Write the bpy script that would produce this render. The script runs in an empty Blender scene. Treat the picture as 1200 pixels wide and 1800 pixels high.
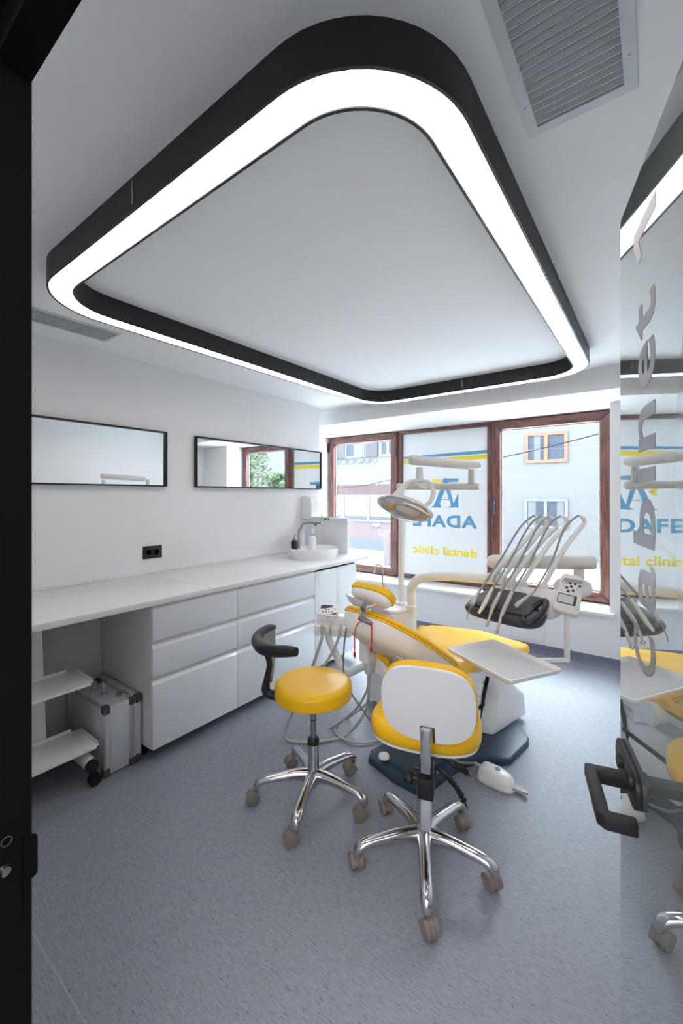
import bpy, bmesh, math, random
from mathutils import Vector, Matrix
random.seed(4)
scene = bpy.context.scene
PI = math.pi

# ------------------------------------------------------------------ camera
YAW = 0.6414
cam_d = bpy.data.cameras.new('camera'); cam = bpy.data.objects.new('camera', cam_d)
scene.collection.objects.link(cam); scene.camera = cam
cam.location = (0, 0, 1.45); cam.rotation_euler = (PI/2, 0, YAW)
cam_d.sensor_fit = 'VERTICAL'; cam_d.sensor_height = 36; cam_d.lens = 36*738/1800
cam_d.shift_y = -29/1800; cam_d.clip_start = 0.02; cam_d.clip_end = 200
# ------------------------------------------------------------------ sky and exposure
W = bpy.data.worlds.new('sky'); scene.world = W; W.use_nodes = True
bg = W.node_tree.nodes['Background']; bg.inputs[0].default_value = (0.82, 0.905, 1.0, 1)
bg.inputs[1].default_value = 20.5
scene.view_settings.view_transform = 'Standard'; scene.view_settings.look = 'None'
scene.view_settings.exposure = 0.7; scene.view_settings.gamma = 1
scene.view_settings.use_curve_mapping = False
RING = 5.2          # emission of the ceiling light ring
CORR = 15.0          # emission of the added, unseen fill lamp behind the camera

# ------------------------------------------------------------------ materials
def lin(r, g, b):
    f = lambda c: (c/255/12.92 if c/255 <= .04045 else ((c/255+.055)/1.055)**2.4)
    return (f(r), f(g), f(b), 1)
def mat(name, rgb, rough=.5, metal=0, var=.03, scale=20, bump=0, coat=0, emis=None, es=0, stretch=None, spec=.5, trans=0):
    m = bpy.data.materials.new(name); m.use_nodes = True
    nt = m.node_tree; b = nt.nodes['Principled BSDF']
    tc = nt.nodes.new('ShaderNodeTexCoord'); mp = nt.nodes.new('ShaderNodeMapping')
    n = nt.nodes.new('ShaderNodeTexNoise'); n.inputs['Scale'].default_value = scale; n.inputs['Detail'].default_value = 5
    if stretch: mp.inputs['Scale'].default_value = stretch
    nt.links.new(tc.outputs['Object'], mp.inputs[0]); nt.links.new(mp.outputs[0], n.inputs['Vector'])
    mx = nt.nodes.new('ShaderNodeMixRGB'); c = lin(*rgb)
    mx.inputs[1].default_value = tuple(min(1, v*(1-var)) for v in c[:3])+(1,)
    mx.inputs[2].default_value = tuple(min(1, v*(1+var)) for v in c[:3])+(1,)
    nt.links.new(n.outputs[0], mx.inputs[0]); nt.links.new(mx.outputs[0], b.inputs['Base Color'])
    b.inputs['Roughness'].default_value = rough; b.inputs['Metallic'].default_value = metal
    b.inputs['Coat Weight'].default_value = coat; b.inputs['Specular IOR Level'].default_value = spec
    if trans: b.inputs['Transmission Weight'].default_value = trans
    if bump:
        bu = nt.nodes.new('ShaderNodeBump'); bu.inputs['Strength'].default_value = bump; bu.inputs['Distance'].default_value = .002
        nt.links.new(n.outputs[0], bu.inputs['Height']); nt.links.new(bu.outputs[0], b.inputs['Normal'])
    if emis:
        b.inputs['Emission Color'].default_value = lin(*emis); b.inputs['Emission Strength'].default_value = es
    return m
M = {}
M['wall'] = mat('wall_paint', (236, 236, 237), .75, var=.012, scale=3)
M['ceil'] = mat('ceiling_paint', (238, 240, 243), .8, var=.012, scale=3)
M['black'] = mat('black_powder_coat', (19, 19, 22), .5, var=.1, scale=40)
M['frameblk'] = mat('door_frame_black', (9, 9, 11), .8, var=.1, spec=.1)
M['white'] = mat('white_plastic', (240, 240, 240), .28, var=.012)
M['warmwhite'] = mat('warm_white_plastic', (240, 239, 237), .3, var=.012)
M['lampwhite'] = mat('lamp_grey_white', (218, 215, 211), .35, var=.012)
M['gloss'] = mat('gloss_white_lacquer', (232, 235, 240), .12, var=.008, coat=.4)
M['melamine'] = mat('white_melamine', (228, 227, 224), .4, var=.01)
M['greymel'] = mat('grey_back_board', (214, 212, 208), .5, var=.02)
M['quartz'] = mat('white_quartz', (232, 231, 231), .25, var=.03, scale=60)
M['yellow'] = mat('yellow_vinyl', (244, 190, 8), .36, var=.03, scale=6, bump=.05, spec=.5)
M['chrome'] = mat('polished_aluminium', (205, 205, 208), .13, metal=1, var=.02)
M['steel'] = mat('brushed_steel', (170, 170, 172), .3, metal=1, var=.04)
M['alu'] = mat('case_aluminium', (214, 216, 220), .3, metal=.75, var=.05, scale=30)
M['alupanel'] = mat('case_panel', (214, 217, 222), .38, metal=.3, var=.04, scale=30)
M['darkmetal'] = mat('dark_rivet_metal', (92, 95, 100), .4, metal=.6, var=.1)
M['rubber'] = mat('black_rubber', (20, 20, 22), .45, var=.1)
M['leather'] = mat('black_foam', (26, 26, 30), .32, var=.1)
M['taupe'] = mat('taupe_nylon', (128, 118, 112), .45, var=.05)
M['slate'] = mat('slate_blue_base', (44, 64, 82), .4, var=.05, spec=.35)
M['hose'] = mat('grey_hose', (186, 186, 184), .45, var=.05)
M['darkhose'] = mat('dark_grey_hose', (140, 141, 142), .45, var=.05)
M['darkpad'] = mat('charcoal_pad', (48, 48, 54), .38, var=.1)
M['button'] = mat('button_dark', (60, 62, 70), .4)
M['lightbutton'] = mat('button_light', (205, 205, 205), .4)
M['screen'] = mat('small_grey_display', (196, 198, 200), .25)
M['panelgrey'] = mat('panel_grey_print', (150, 150, 150), .4)
M['red'] = mat('red_cord', (196, 28, 62), .45)
M['porcelain'] = mat('white_porcelain', (238, 238, 240), .12, coat=.3, var=.01)
M['green'] = mat('green_print', (40, 150, 120), .5)
M['slat'] = mat('vent_slat', (196, 202, 208), .45)
M['ventdark'] = mat('vent_dark', (26, 28, 32), .9)
M['blueprint'] = mat('blue_film', (96, 156, 196), .6)
M['yelprint'] = mat('yellow_film', (246, 226, 70), .6)
M['greyvinyl'] = mat('grey_vinyl_letter', (138, 138, 142), .35, metal=.3)
M['navy'] = mat('navy_handle', (48, 62, 92), .35)
M['sill'] = mat('white_marble_sill', (228, 226, 222), .25, var=.03)

def wood(name, c1, c2, rough=.35, stretch=(1, 1, 1)):
    m = bpy.data.materials.new(name); m.use_nodes = True; nt = m.node_tree; b = nt.nodes['Principled BSDF']
    tc = nt.nodes.new('ShaderNodeTexCoord'); mp = nt.nodes.new('ShaderNodeMapping'); mp.inputs['Scale'].default_value = stretch
    n = nt.nodes.new('ShaderNodeTexNoise'); n.inputs['Scale'].default_value = 7; n.inputs['Detail'].default_value = 8; n.inputs['Distortion'].default_value = 1.2
    cr = nt.nodes.new('ShaderNodeValToRGB'); cr.color_ramp.elements[0].position = .32; cr.color_ramp.elements[1].position = .68
    cr.color_ramp.elements[0].color = lin(*c1); cr.color_ramp.elements[1].color = lin(*c2)
    nt.links.new(tc.outputs['Object'], mp.inputs[0]); nt.links.new(mp.outputs[0], n.inputs['Vector'])
    nt.links.new(n.outputs[0], cr.inputs[0]); nt.links.new(cr.outputs[0], b.inputs['Base Color']); b.inputs['Roughness'].default_value = rough
    return m
M['woodv'] = wood('walnut_vertical', (68, 40, 38), (134, 90, 80), .35, (5, 5, .6))
M['woodh'] = wood('walnut_horizontal', (68, 40, 38), (134, 90, 80), .35, (.6, 5, 5))
M['orangewood'] = wood('darkened_orange_pine', (62, 38, 24), (70, 44, 29), .9, (3, 3, 1))  # outdoor window frame, colour darkened against the bright sky

def floor_mat():
    m = bpy.data.materials.new('grey_blue_streaked_vinyl'); m.use_nodes = True; nt = m.node_tree; b = nt.nodes['Principled BSDF']
    tc = nt.nodes.new('ShaderNodeTexCoord')
    def noise(sc, st, det=6, dist=0):
        mp = nt.nodes.new('ShaderNodeMapping'); mp.inputs['Scale'].default_value = st
        mp.inputs['Rotation'].default_value = (0, 0, .0)
        n = nt.nodes.new('ShaderNodeTexNoise'); n.inputs['Scale'].default_value = sc; n.inputs['Detail'].default_value = det; n.inputs['Distortion'].default_value = dist
        nt.links.new(tc.outputs['Object'], mp.inputs[0]); nt.links.new(mp.outputs[0], n.inputs['Vector']); return n
    n1 = noise(26, (1, 7, 1)); n2 = noise(55, (1, 6, 1), 3, .6)
    r1 = nt.nodes.new('ShaderNodeValToRGB'); r1.color_ramp.elements[0].position = .3; r1.color_ramp.elements[1].position = .7
    r1.color_ramp.elements[0].color = lin(134, 138, 148); r1.color_ramp.elements[1].color = lin(151, 156, 166)
    r2 = nt.nodes.new('ShaderNodeValToRGB'); r2.color_ramp.elements[0].position = .28; r2.color_ramp.elements[1].position = .42
    r2.color_ramp.elements[0].color = (.28, .28, .31, 1); r2.color_ramp.elements[1].color = (1, 1, 1, 1)
    mx = nt.nodes.new('ShaderNodeMixRGB'); mx.blend_type = 'MULTIPLY'; mx.inputs[0].default_value = .75
    nt.links.new(n1.outputs[0], r1.inputs[0]); nt.links.new(n2.outputs[0], r2.inputs[0])
    nt.links.new(r1.outputs[0], mx.inputs[1]); nt.links.new(r2.outputs[0], mx.inputs[2])
    nt.links.new(mx.outputs[0], b.inputs['Base Color']); b.inputs['Roughness'].default_value = .5; b.inputs['Specular IOR Level'].default_value = .35
    bu = nt.nodes.new('ShaderNodeBump'); bu.inputs['Strength'].default_value = .15; bu.inputs['Distance'].default_value = .001
    nt.links.new(n1.outputs[0], bu.inputs['Height']); nt.links.new(bu.outputs[0], b.inputs['Normal'])
    return m
M['floor'] = floor_mat()

def pane_mat(name, base=None, tint=(1, 1, 1, 1), boost=1.0):
    """thin pane: Fresnel mirror over clear (base None) or satin-etched body"""
    m = bpy.data.materials.new(name); m.use_nodes = True; nt = m.node_tree; nt.nodes.clear()
    out = nt.nodes.new('ShaderNodeOutputMaterial'); mix = nt.nodes.new('ShaderNodeMixShader')
    fr = nt.nodes.new('ShaderNodeFresnel'); fr.inputs[0].default_value = 1.5
    geo = nt.nodes.new('ShaderNodeNewGeometry')
    inv = nt.nodes.new('ShaderNodeMath'); inv.operation = 'SUBTRACT'; inv.inputs[0].default_value = 1
    nt.links.new(geo.outputs['Backfacing'], inv.inputs[1])
    a = nt.nodes.new('ShaderNodeMath'); a.operation = 'MULTIPLY'; a.inputs[1].default_value = 2*boost
    b = nt.nodes.new('ShaderNodeMath'); b.operation = 'ADD'; b.inputs[1].default_value = 1
    d = nt.nodes.new('ShaderNodeMath'); d.operation = 'DIVIDE'; e = nt.nodes.new('ShaderNodeMath'); e.operation = 'MULTIPLY'
    nt.links.new(fr.outputs[0], a.inputs[0]); nt.links.new(fr.outputs[0], b.inputs[0])
    nt.links.new(a.outputs[0], d.inputs[0]); nt.links.new(b.outputs[0], d.inputs[1])
    nt.links.new(d.outputs[0], e.inputs[0]); nt.links.new(inv.outputs[0], e.inputs[1]); e.use_clamp = True
    gl = nt.nodes.new('ShaderNodeBsdfGlossy'); gl.inputs['Roughness'].default_value = 0; gl.inputs[0].default_value = (.97, 1, 1, 1)
    if base is None:
        body = nt.nodes.new('ShaderNodeBsdfTransparent'); body.inputs[0].default_value = tint; bo = body.outputs[0]
    else:
        df = nt.nodes.new('ShaderNodeBsdfDiffuse'); df.inputs[0].default_value = base
        tl = nt.nodes.new('ShaderNodeBsdfTranslucent'); tl.inputs[0].default_value = base
        mm = nt.nodes.new('ShaderNodeMixShader'); mm.inputs[0].default_value = .45
        nt.links.new(df.outputs[0], mm.inputs[1]); nt.links.new(tl.outputs[0], mm.inputs[2]); bo = mm.outputs[0]
    nt.links.new(e.outputs[0], mix.inputs[0]); nt.links.new(bo, mix.inputs[1]); nt.links.new(gl.outputs[0], mix.inputs[2])
    nt.links.new(mix.outputs[0], out.inputs[0]); return m
M['glass'] = pane_mat('window_glass', tint=(.97, .99, .98, 1))
M['doorglass'] = pane_mat('satin_door_glass', base=(.40, .455, .455, 1), boost=1.5)

def translucent(name, rgb, t=.5):
    m = bpy.data.materials.new(name); m.use_nodes = True; nt = m.node_tree; nt.nodes.clear()
    out = nt.nodes.new('ShaderNodeOutputMaterial'); mix = nt.nodes.new('ShaderNodeMixShader'); mix.inputs[0].default_value = t
    df = nt.nodes.new('ShaderNodeBsdfDiffuse'); tl = nt.nodes.new('ShaderNodeBsdfTranslucent')
    df.inputs[0].default_value = lin(*rgb); tl.inputs[0].default_value = lin(*rgb)
    nt.links.new(df.outputs[0], mix.inputs[1]); nt.links.new(tl.outputs[0], mix.inputs[2]); nt.links.new(mix.outputs[0], out.inputs[0]); return m
M['film'] = translucent('frosted_film', (240, 241, 243), .118)
M['fblue'] = translucent('blue_film', (116, 172, 208), .17)
M['fyel'] = translucent('yellow_film', (250, 230, 96), .155)
M['clear'] = pane_mat('clear_plastic', tint=(.9, .9, .9, 1))
M['mirror'] = mat('mirror_silver', (240, 243, 243), .0, metal=1, var=0)
M['mirror'].node_tree.nodes['Principled BSDF'].inputs['Roughness'].default_value = 0.0
def emat(name, rgb, s):
    m = bpy.data.materials.new(name); m.use_nodes = True; nt = m.node_tree; nt.nodes.clear()
    o = nt.nodes.new('ShaderNodeOutputMaterial'); e = nt.nodes.new('ShaderNodeEmission'); e.inputs[0].default_value = rgb; e.inputs[1].default_value = s
    nt.links.new(e.outputs[0], o.inputs[0]); return m
M['ring'] = emat('light_diffuser', (1.0, .915, .895, 1), RING)
M['corr'] = emat('corridor_fill_lamp', (1, .97, .94, 1), CORR)

# ------------------------------------------------------------------ helpers
COL = scene.collection
def link(o): COL.objects.link(o); return o
def tag(o, label, cat, group=None):
    o['label'] = label; o['category'] = cat
    if group: o['group'] = group
    return o
def thing(name, loc, label, cat, group=None):
    o = bpy.data.objects.new(name, None); link(o); o.location = loc; o.empty_display_size = .05
    return tag(o, label, cat, group)
def obj(name, bm, m, parent=None, smooth=True, angle=40):
    """world-space bmesh -> one mesh object (child keeps world place)"""
    bmesh.ops.recalc_face_normals(bm, faces=bm.faces)
    if smooth:
        for f in bm.faces: f.smooth = True
        for e in bm.edges:
            if len(e.link_faces) == 2 and e.calc_face_angle(0) > math.radians(angle): e.smooth = False
    me = bpy.data.meshes.new(name); bm.to_mesh(me); bm.free(); me.materials.append(m)
    o = bpy.data.objects.new(name, me); link(o)
    if parent is not None:
        o.parent = parent
        if parent.type == 'EMPTY': o.matrix_parent_inverse = Matrix.Translation(-parent.location)
    return o
def struct(name, bm, m, parent=None, **k):
    o = obj(name, bm, m, parent, **k)
    if parent is None: o['kind'] = 'structure'
    return o
def one(name, bm, m, label, cat, group=None, **k):
    return tag(obj(name, bm, m, None, **k), label, cat, group)
B_ = bmesh.new
def box(bm, x0, x1, y0, y1, z0, z1, bev=0, mx=None, seg=2):
    t = bmesh.new(); bmesh.ops.create_cube(t, size=1)
    for v in t.verts:
        v.co = Vector((x0+(v.co.x+.5)*(x1-x0), y0+(v.co.y+.5)*(y1-y0), z0+(v.co.z+.5)*(z1-z0)))
    if bev: bmesh.ops.bevel(t, geom=t.edges[:], offset=bev, segments=seg, affect='EDGES', profile=.5)
    if mx is not None: bmesh.ops.transform(t, matrix=mx, verts=t.verts)
    merge(bm, t); return bm
def merge(bm, t):
    me = bpy.data.meshes.new('tmp'); t.to_mesh(me); t.free(); bm.from_mesh(me); bpy.data.meshes.remove(me)
def frame_mx(o, x, y, z):
    m = Matrix.Identity(4)
    for i, a in enumerate((x, y, z)):
        for j in range(3): m[j][i] = a[j]
    for j in range(3): m[j][3] = o[j]
    return m
def zmx(o, ang): return Matrix.Translation(o) @ Matrix.Rotation(ang, 4, 'Z')
def tube(bm, pts, r, n=12, closed=False, caps=True, flat=1.0, up=None):
    """r: radius or list; flat: ratio of second axis"""
    pts = [Vector(p) for p in pts]; N = len(pts); rr = r if isinstance(r, (list, tuple)) else [r]*N
    tang = []
    for i in range(N):
        a = pts[(i-1) % N] if (closed or i > 0) else pts[i]; b = pts[(i+1) % N] if (closed or i < N-1) else pts[i]
        tang.append((b-a).normalized())
    u = Vector(up) if up else Vector((0, 0, 1))
    if abs(tang[0].dot(u)) > .95: u = Vector((1, 0, 0)) if abs(tang[0].x) < .9 else Vector((0, 1, 0))
    nrm = (u-tang[0]*u.dot(tang[0])).normalized(); rings = []
    for i in range(N):
        nrm = nrm-tang[i]*nrm.dot(tang[i])
        if nrm.length < 1e-6: nrm = tang[i].orthogonal()
        nrm.normalize(); bn = tang[i].cross(nrm)
        fr = flat[i] if isinstance(flat, (list, tuple)) else flat
        rings.append([bm.verts.new(pts[i]+nrm*math.cos(2*PI*k/n)*rr[i]*fr+bn*math.sin(2*PI*k/n)*rr[i]) for k in range(n)])
    for i in range(N if closed else N-1):
        a, b = rings[i], rings[(i+1) % N]
        for k in range(n): bm.faces.new((a[k], a[(k+1) % n], b[(k+1) % n], b[k]))
    if caps and not closed:
        bm.faces.new(rings[0][::-1]); bm.faces.new(rings[-1])
    return bm
def cr(pts, k=6, closed=False):
    P = [Vector(p) for p in pts]; n = len(P); out = []
    rng = n if closed else n-1
    for i in range(rng):
        if closed: p0, p1, p2, p3 = P[(i-1) % n], P[i], P[(i+1) % n], P[(i+2) % n]
        else: p0, p1, p2, p3 = P[max(i-1, 0)], P[i], P[i+1], P[min(i+2, n-1)]
        for j in range(k):
            t = j/k
            out.append(.5*((2*p1)+(p2-p0)*t+(2*p0-5*p1+4*p2-p3)*t*t+(3*p1-p0-3*p2+p3)*t**3))
    if not closed: out.append(P[-1])
    return out
def crs(vals, k=6):
    o = cr([(v, 0, 0) for v in vals], k); return [max(1e-4, p.x) for p in o]
def cyl(bm, a, b, r, r2=None, n=24): return tube(bm, [a, b], [r, r if r2 is None else r2], n)
def lathe(bm, prof, o, n=32, ax=None):
    """prof [(r,z)] open ended; caps where r small"""
    mx = ax if ax is not None else Matrix.Translation(o); rings = []
    for r, z in prof:
        if r < 1e-5: rings.append([bm.verts.new(mx @ Vector((0, 0, z)))])
        else: rings.append([bm.verts.new(mx @ Vector((r*math.cos(2*PI*k/n), r*math.sin(2*PI*k/n), z))) for k in range(n)])
    for a, b in zip(rings, rings[1:]):
        for k in range(n):
            q = (k+1) % n
            if len(a) == 1 and len(b) == 1: continue
            if len(a) == 1: bm.faces.new((a[0], b[k], b[q]))
            elif len(b) == 1: bm.faces.new((a[k], a[q], b[0]))
            else: bm.faces.new((a[k], a[q], b[q], b[k]))
    return bm
def area2(p): return .5*sum(p[i][0]*p[(i+1) % len(p)][1]-p[(i+1) % len(p)][0]*p[i][1] for i in range(len(p)))
def inset(p, d):
    n = len(p); out = []
    s = 1 if area2(p) > 0 else -1
    for i in range(n):
        a, b, c = Vector(p[i-1]), Vector(p[i]), Vector(p[(i+1) % n])
        t1 = (b-a).normalized(); t2 = (c-b).normalized()
        n1 = Vector((-t1.y, t1.x))*s; n2 = Vector((-t2.y, t2.x))*s
        m = (n1+n2)
        if m.length < 1e-6: m = n1
        m.normalize(); k = d/max(.35, m.dot(n1)); out.append(b+m*k)
    return out
def stack(bm, outline, levels, mx, warp=None):
    """levels [(inset, z)] closed solid; warp(x,y,z)->z"""
    rings = []
    for ins, z in levels:
        p = inset(outline, ins) if abs(ins) > 1e-9 else [Vector(q) for q in outline]
        rings.append([bm.verts.new(mx @ Vector((q[0], q[1], z+(warp(q[0], q[1]) if warp else 0)))) for q in p])
    n = len(outline)
    for a, b in zip(rings, rings[1:]):
        for k in range(n): bm.faces.new((a[k], a[(k+1) % n], b[(k+1) % n], b[k]))
    for rg in (rings[0], rings[-1]):
        c = Vector((0, 0, 0))
        for v in rg: c += v.co
        cv = bm.verts.new(c/n)
        for k in range(n): bm.faces.new((rg[k], rg[(k+1) % n], cv))
    return bm
def prism(bm, pts, mx, z0, z1, bev=0):
    t = bmesh.new(); a = [t.verts.new((p[0], p[1], z0)) for p in pts]; f = t.faces.new(a)
    r = bmesh.ops.extrude_face_region(t, geom=[f])
    for v in r['geom']:
        if isinstance(v, bmesh.types.BMVert): v.co.z = z1
    if bev: bmesh.ops.bevel(t, geom=t.edges[:], offset=bev, segments=2, affect='EDGES', profile=.5)
    bmesh.ops.transform(t, matrix=mx, verts=t.verts); merge(bm, t); return bm
def rrect(w, h, r, n=6, cx=0, cy=0):
    out = []
    for (sx, sy, a0) in ((1, 1, 0), (-1, 1, 90), (-1, -1, 180), (1, -1, 270)):
        for k in range(n+1):
            a = math.radians(a0+90*k/n); out.append((cx+sx*(w/2-r)+r*math.cos(a), cy+sy*(h/2-r)+r*math.sin(a)))
    return out
def sup(w, h, e=2.6, n=40):
    out = []
    for k in range(n):
        a = 2*PI*k/n; c, s = math.cos(a), math.sin(a)
        out.append((w/2*math.copysign(abs(c)**(2/e), c), h/2*math.copysign(abs(s)**(2/e), s)))
    return out
def lpts(pts, o): return [Vector(p)+Vector(o) for p in pts]
def text_bm(txt, size_w, size_h, depth, mx, offset=0.0, spacing=1.0):
    cu = bpy.data.curves.new('t', 'FONT'); cu.body = txt; cu.extrude = depth; cu.offset = offset; cu.size = 1; cu.space_character = spacing
    cu.resolution_u = 4
    o = bpy.data.objects.new('t', cu); link(o)
    dg = bpy.context.evaluated_depsgraph_get(); me = bpy.data.meshes.new_from_object(o.evaluated_get(dg))
    COL.objects.unlink(o); bpy.data.objects.remove(o)
    bm = bmesh.new(); bm.from_mesh(me); bpy.data.meshes.remove(me)
    xs = [v.co.x for v in bm.verts]; ys = [v.co.y for v in bm.verts]
    x0, x1, y0, y1 = min(xs), max(xs), min(ys), max(ys)
    for v in bm.verts: v.co = Vector(((v.co.x-x0)/(x1-x0)*size_w, (v.co.y-y0)/(y1-y0)*size_h, v.co.z))
    bmesh.ops.transform(bm, matrix=mx, verts=bm.verts); return bm

# ================================================================== ROOM SHELL
XL, XR, H = -2.905, .30, 2.397
YF, YK, YW, YN = .212, 4.18, 4.507, 3.49      # front wall, window wall, window plane, end of left wall
ZS, ZB = .462, 2.233
fl = struct('floor', box(B_(), -3.8, 1.0, .505, 4.25, -.1, 0), M['floor'], smooth=False)
struct('floor_sheet', box(B_(), -3.8, 2.0, -1.6, .501, -.1, 0), M['floor'], fl, smooth=False)
struct('weld_seam', box(B_(), -3.8, 1.0, .501, .505, -.1, .0006), mat('weld_thread', (160, 162, 170), .5), fl, smooth=False)
bm = B_()
vx = [(-2.687, -2.518, .268, 1.182), (-.241, -.057, .446, 1.162)]      # openings of the two vents
box(bm, -3.8, vx[0][0], .06, 4.7, H, H+.15); box(bm, vx[0][1], vx[1][0], .06, 4.7, H, H+.15); box(bm, vx[1][1], 1.0, .06, 4.7, H, H+.15)
for a_, b_, c_, d_ in vx: box(bm, a_, b_, .06, c_, H, H+.15); box(bm, a_, b_, d_, 4.7, H, H+.15)
struct('ceiling', bm, M['ceil'], smooth=False)
struct('wall_left', box(B_(), XL-.9, XL, .06, YN, 0, H), M['wall'], smooth=False)
struct('wall_niche', box(B_(), -3.80, -3.62, YN, 4.7, 0, H), M['wall'], smooth=False)
struct('wall_right', box(B_(), XR, XR+.2, .06, 4.7, 0, H), M['wall'], smooth=False)
bm = B_(); box(bm, -3.62, XR, YK, 4.62, 0, ZS-.03)                      # below the window
box(bm, -.305, XR, YK, 4.62, ZS-.03, ZB); box(bm, -3.62, -3.583, YK, 4.62, ZS-.03, ZB)
struct('wall_back', bm, M['wall'], smooth=False)
struct('trim_1', box(B_(), -3.62, XR, 3.65, 4.62, ZB, H), M['wall'], smooth=False)['label'] = 'white ceiling beam over the window'
bm = B_(); box(bm, -3.0, -.735, .05, YF, 0, H); box(bm, .215, XR, .05, YF, 0, H); box(bm, -.735, .215, .05, YF, 2.115, H)
struct('wall_front', bm, M['wall'], smooth=False)
# sill
struct('trim_2', box(B_(), -3.62, -.268, YK-.045, YW+.02, ZS-.03, ZS, .004), M['sill'])['label'] = 'white stone window sill'
# coved vinyl skirting under the window and right wall
def cove(a, b, nrm):
    bm = B_(); a = Vector(a); b = Vector(b); n = Vector(nrm); prof = [(0, .082), (.004, .08), (.004, .035)]
    for k in range(7):
        t = k/6*PI/2; prof.append((.004+.031*(1-math.cos(t)), .035*(1-math.sin(t))+.0008))
    prof += [(.036, 0), (0, 0)]
    va = [bm.verts.new(a+n*p+Vector((0, 0, z))) for p, z in prof]; vb = [bm.verts.new(b+n*p+Vector((0, 0, z))) for p, z in prof]
    k = len(prof)
    for i in range(k): bm.faces.new((va[i], va[(i+1) % k], vb[(i+1) % k], vb[i]))
    bm.faces.new(va); bm.faces.new(vb[::-1]); return bm
M['cove'] = mat('coved_vinyl', (112, 116, 136), .4, var=.08)
struct('baseboard_back', cove((-3.62, YK, 0), (XR, YK, 0), (0, -1, 0)), M['cove'])
struct('baseboard_right', cove((XR, .3, 0), (XR, YK, 0), (-1, 0, 0)), M['cove'])
# little access hatch in the wall
t = thing('access_hatch', (-.955, YK, .12), 'small flush white access hatch low in the wall under the window', 'hatch')
obj('hatch_frame', prism(B_(), rrect(.29, .17, .004, 2), frame_mx((-.955, YK, .19), (1, 0, 0), (0, 0, 1), (0, -1, 0)), 0, .003), M['greymel'], t)
obj('hatch_door', prism(B_(), rrect(.28, .16, .004, 2), frame_mx((-.955, YK-.003, .19), (1, 0, 0), (0, 0, 1), (0, -1, 0)), 0, .003), M['wall'], t)
# corridor behind the camera
struct('wall_corridor', box(B_(), -2.6, 2.0, -1.7, -1.6, 0, 2.5), M['wall'], smooth=False)
bm = B_(); box(bm, -2.6, -2.5, -1.6, .05, 0, 2.5); box(bm, 1.9, 2.0, -1.6, .05, 0, 2.5); box(bm, .5, 2.0, .05, .2, 0, 2.5)
struct('wall_corridor_ends', bm, M['wall'], smooth=False)
struct('ceiling_corridor', box(B_(), -2.6, 2.0, -1.7, .05, 2.4, 2.5), M['ceil'], smooth=False)
tag(obj('corridor_fill_lamp', box(B_(), -.6, 1.4, -1.3, -.9, 2.38, 2.4), M['corr']), 'added flat fill lamp, unseen, on the corridor ceiling behind the doorway', 'ceiling lamp')  # added out of view as fill for the drawers and near chair

# ================================================================== DOOR
dr = struct('door_1', B_() if False else box(box(box(B_(), -.74, -.70, .04, YF, 0, 2.10), -.74, .255, .04, .172, 2.075, 2.12), .20, .255, .04, YF, 0, 2.10), M['frameblk'], smooth=False)
struct('lintel', box(B_(), -.70, .20, .172, YF, 2.03, 2.12), M['frameblk'], dr, smooth=False)
bm = B_(); prism(bm, rrect(.15, .10, .02), frame_mx((-.6995, .150, .93), (0, 0, 1), (0, 1, 0), (-1, 0, 0)), -.0005, .001)
prism(bm, rrect(.060, .016, .007), frame_mx((-.6995, .2105, .945), (0, 0, 1), (0, 1, 0), (-1, 0, 0)), -.0015, .002)
struct('strike_plate', bm, M['frameblk'], dr)
struct('latch_bolt', lathe(B_(), [(.0, .006), (.006, .005), (.008, .0)], (0, 0, 0), 12, frame_mx((-.698, .181, .948), (0, 0, 1), (0, 1, 0), (1, 0, 0))), M['chrome'], dr)
struct('strike_screw', tube(B_(), [(-.698+0, .183+.006*math.cos(a), .985+.006*math.sin(a)) for a in [k*PI/6 for k in range(12)]], .0008, 6, closed=True), mat('dull_screw', (60, 60, 62), .6), dr)
# glass leaf
th = math.radians(14.3); DD = Vector((-math.sin(th), math.cos(th), 0)); DN = Vector((math.cos(th), math.sin(th), 0)); UZ = Vector((0, 0, 1))
E0 = DN*.18+DD*(Vector((-.0514, .9311, 0)).dot(DD))      # free edge of the leaf on the plane nearest the camera
def DP(a, z, n=0): return E0-DD*a+DN*n+UZ*z              # a: distance from the free edge towards the hinge
leaf = thing('glass_door', DP(.4, .005), 'open satin glass door leaf with grey Cabinet 1 lettering at the right edge', 'door')
dmx = frame_mx(DP(0, .008), -DD, UZ, DN)
pts = [(0, 0), (.76, 0), (.76, 1.948), (.004, 1.948), (.001, 1.945), (0, 1.938)]
obj('glass_pane', prism(B_(), pts, dmx, 0, .008), M['doorglass'], leaf, smooth=False)
bm = B_()
for ch_, z0_, z1_, hh_ in (('C', 1.166, 1.235, .122), ('a', 1.272, 1.342, .092), ('b', 1.368, 1.446, .122), ('i', 1.471, 1.495, .120), ('n', 1.521, 1.592, .091), ('e', 1.622, 1.692, .092), ('t', 1.703, 1.764, .110), ('1', 1.834, 1.898, .120)):
    z0_, z1_, hh_ = 1.45+(z0_-1.45)*.947, 1.45+(z1_-1.45)*.947, hh_*.947
    fm = frame_mx(DP(.210, z0_, -.0003), UZ, DD, -DN)
    if ch_ == '1':
        k_ = z1_-z0_; prism(bm, [(.60*k_, 0), (k_, 0), (k_, hh_), (.60*k_, hh_), (0, .74*hh_), (.10*k_, .60*hh_), (.60*k_, .76*hh_)], fm, -.0001, .0001)
    else: merge(bm, text_bm(ch_, z1_-z0_, hh_, .0001, fm, .018))
obj('lettering', bm, M['greyvinyl'], leaf, smooth=False)
hz = .983
pl = obj('lock_plate', prism(B_(), rrect(.147, .059, .029, 8), frame_mx(DP(.074, hz, 0), -DD, UZ, -DN), 0, .008, .0015), M['black'], leaf)
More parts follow.
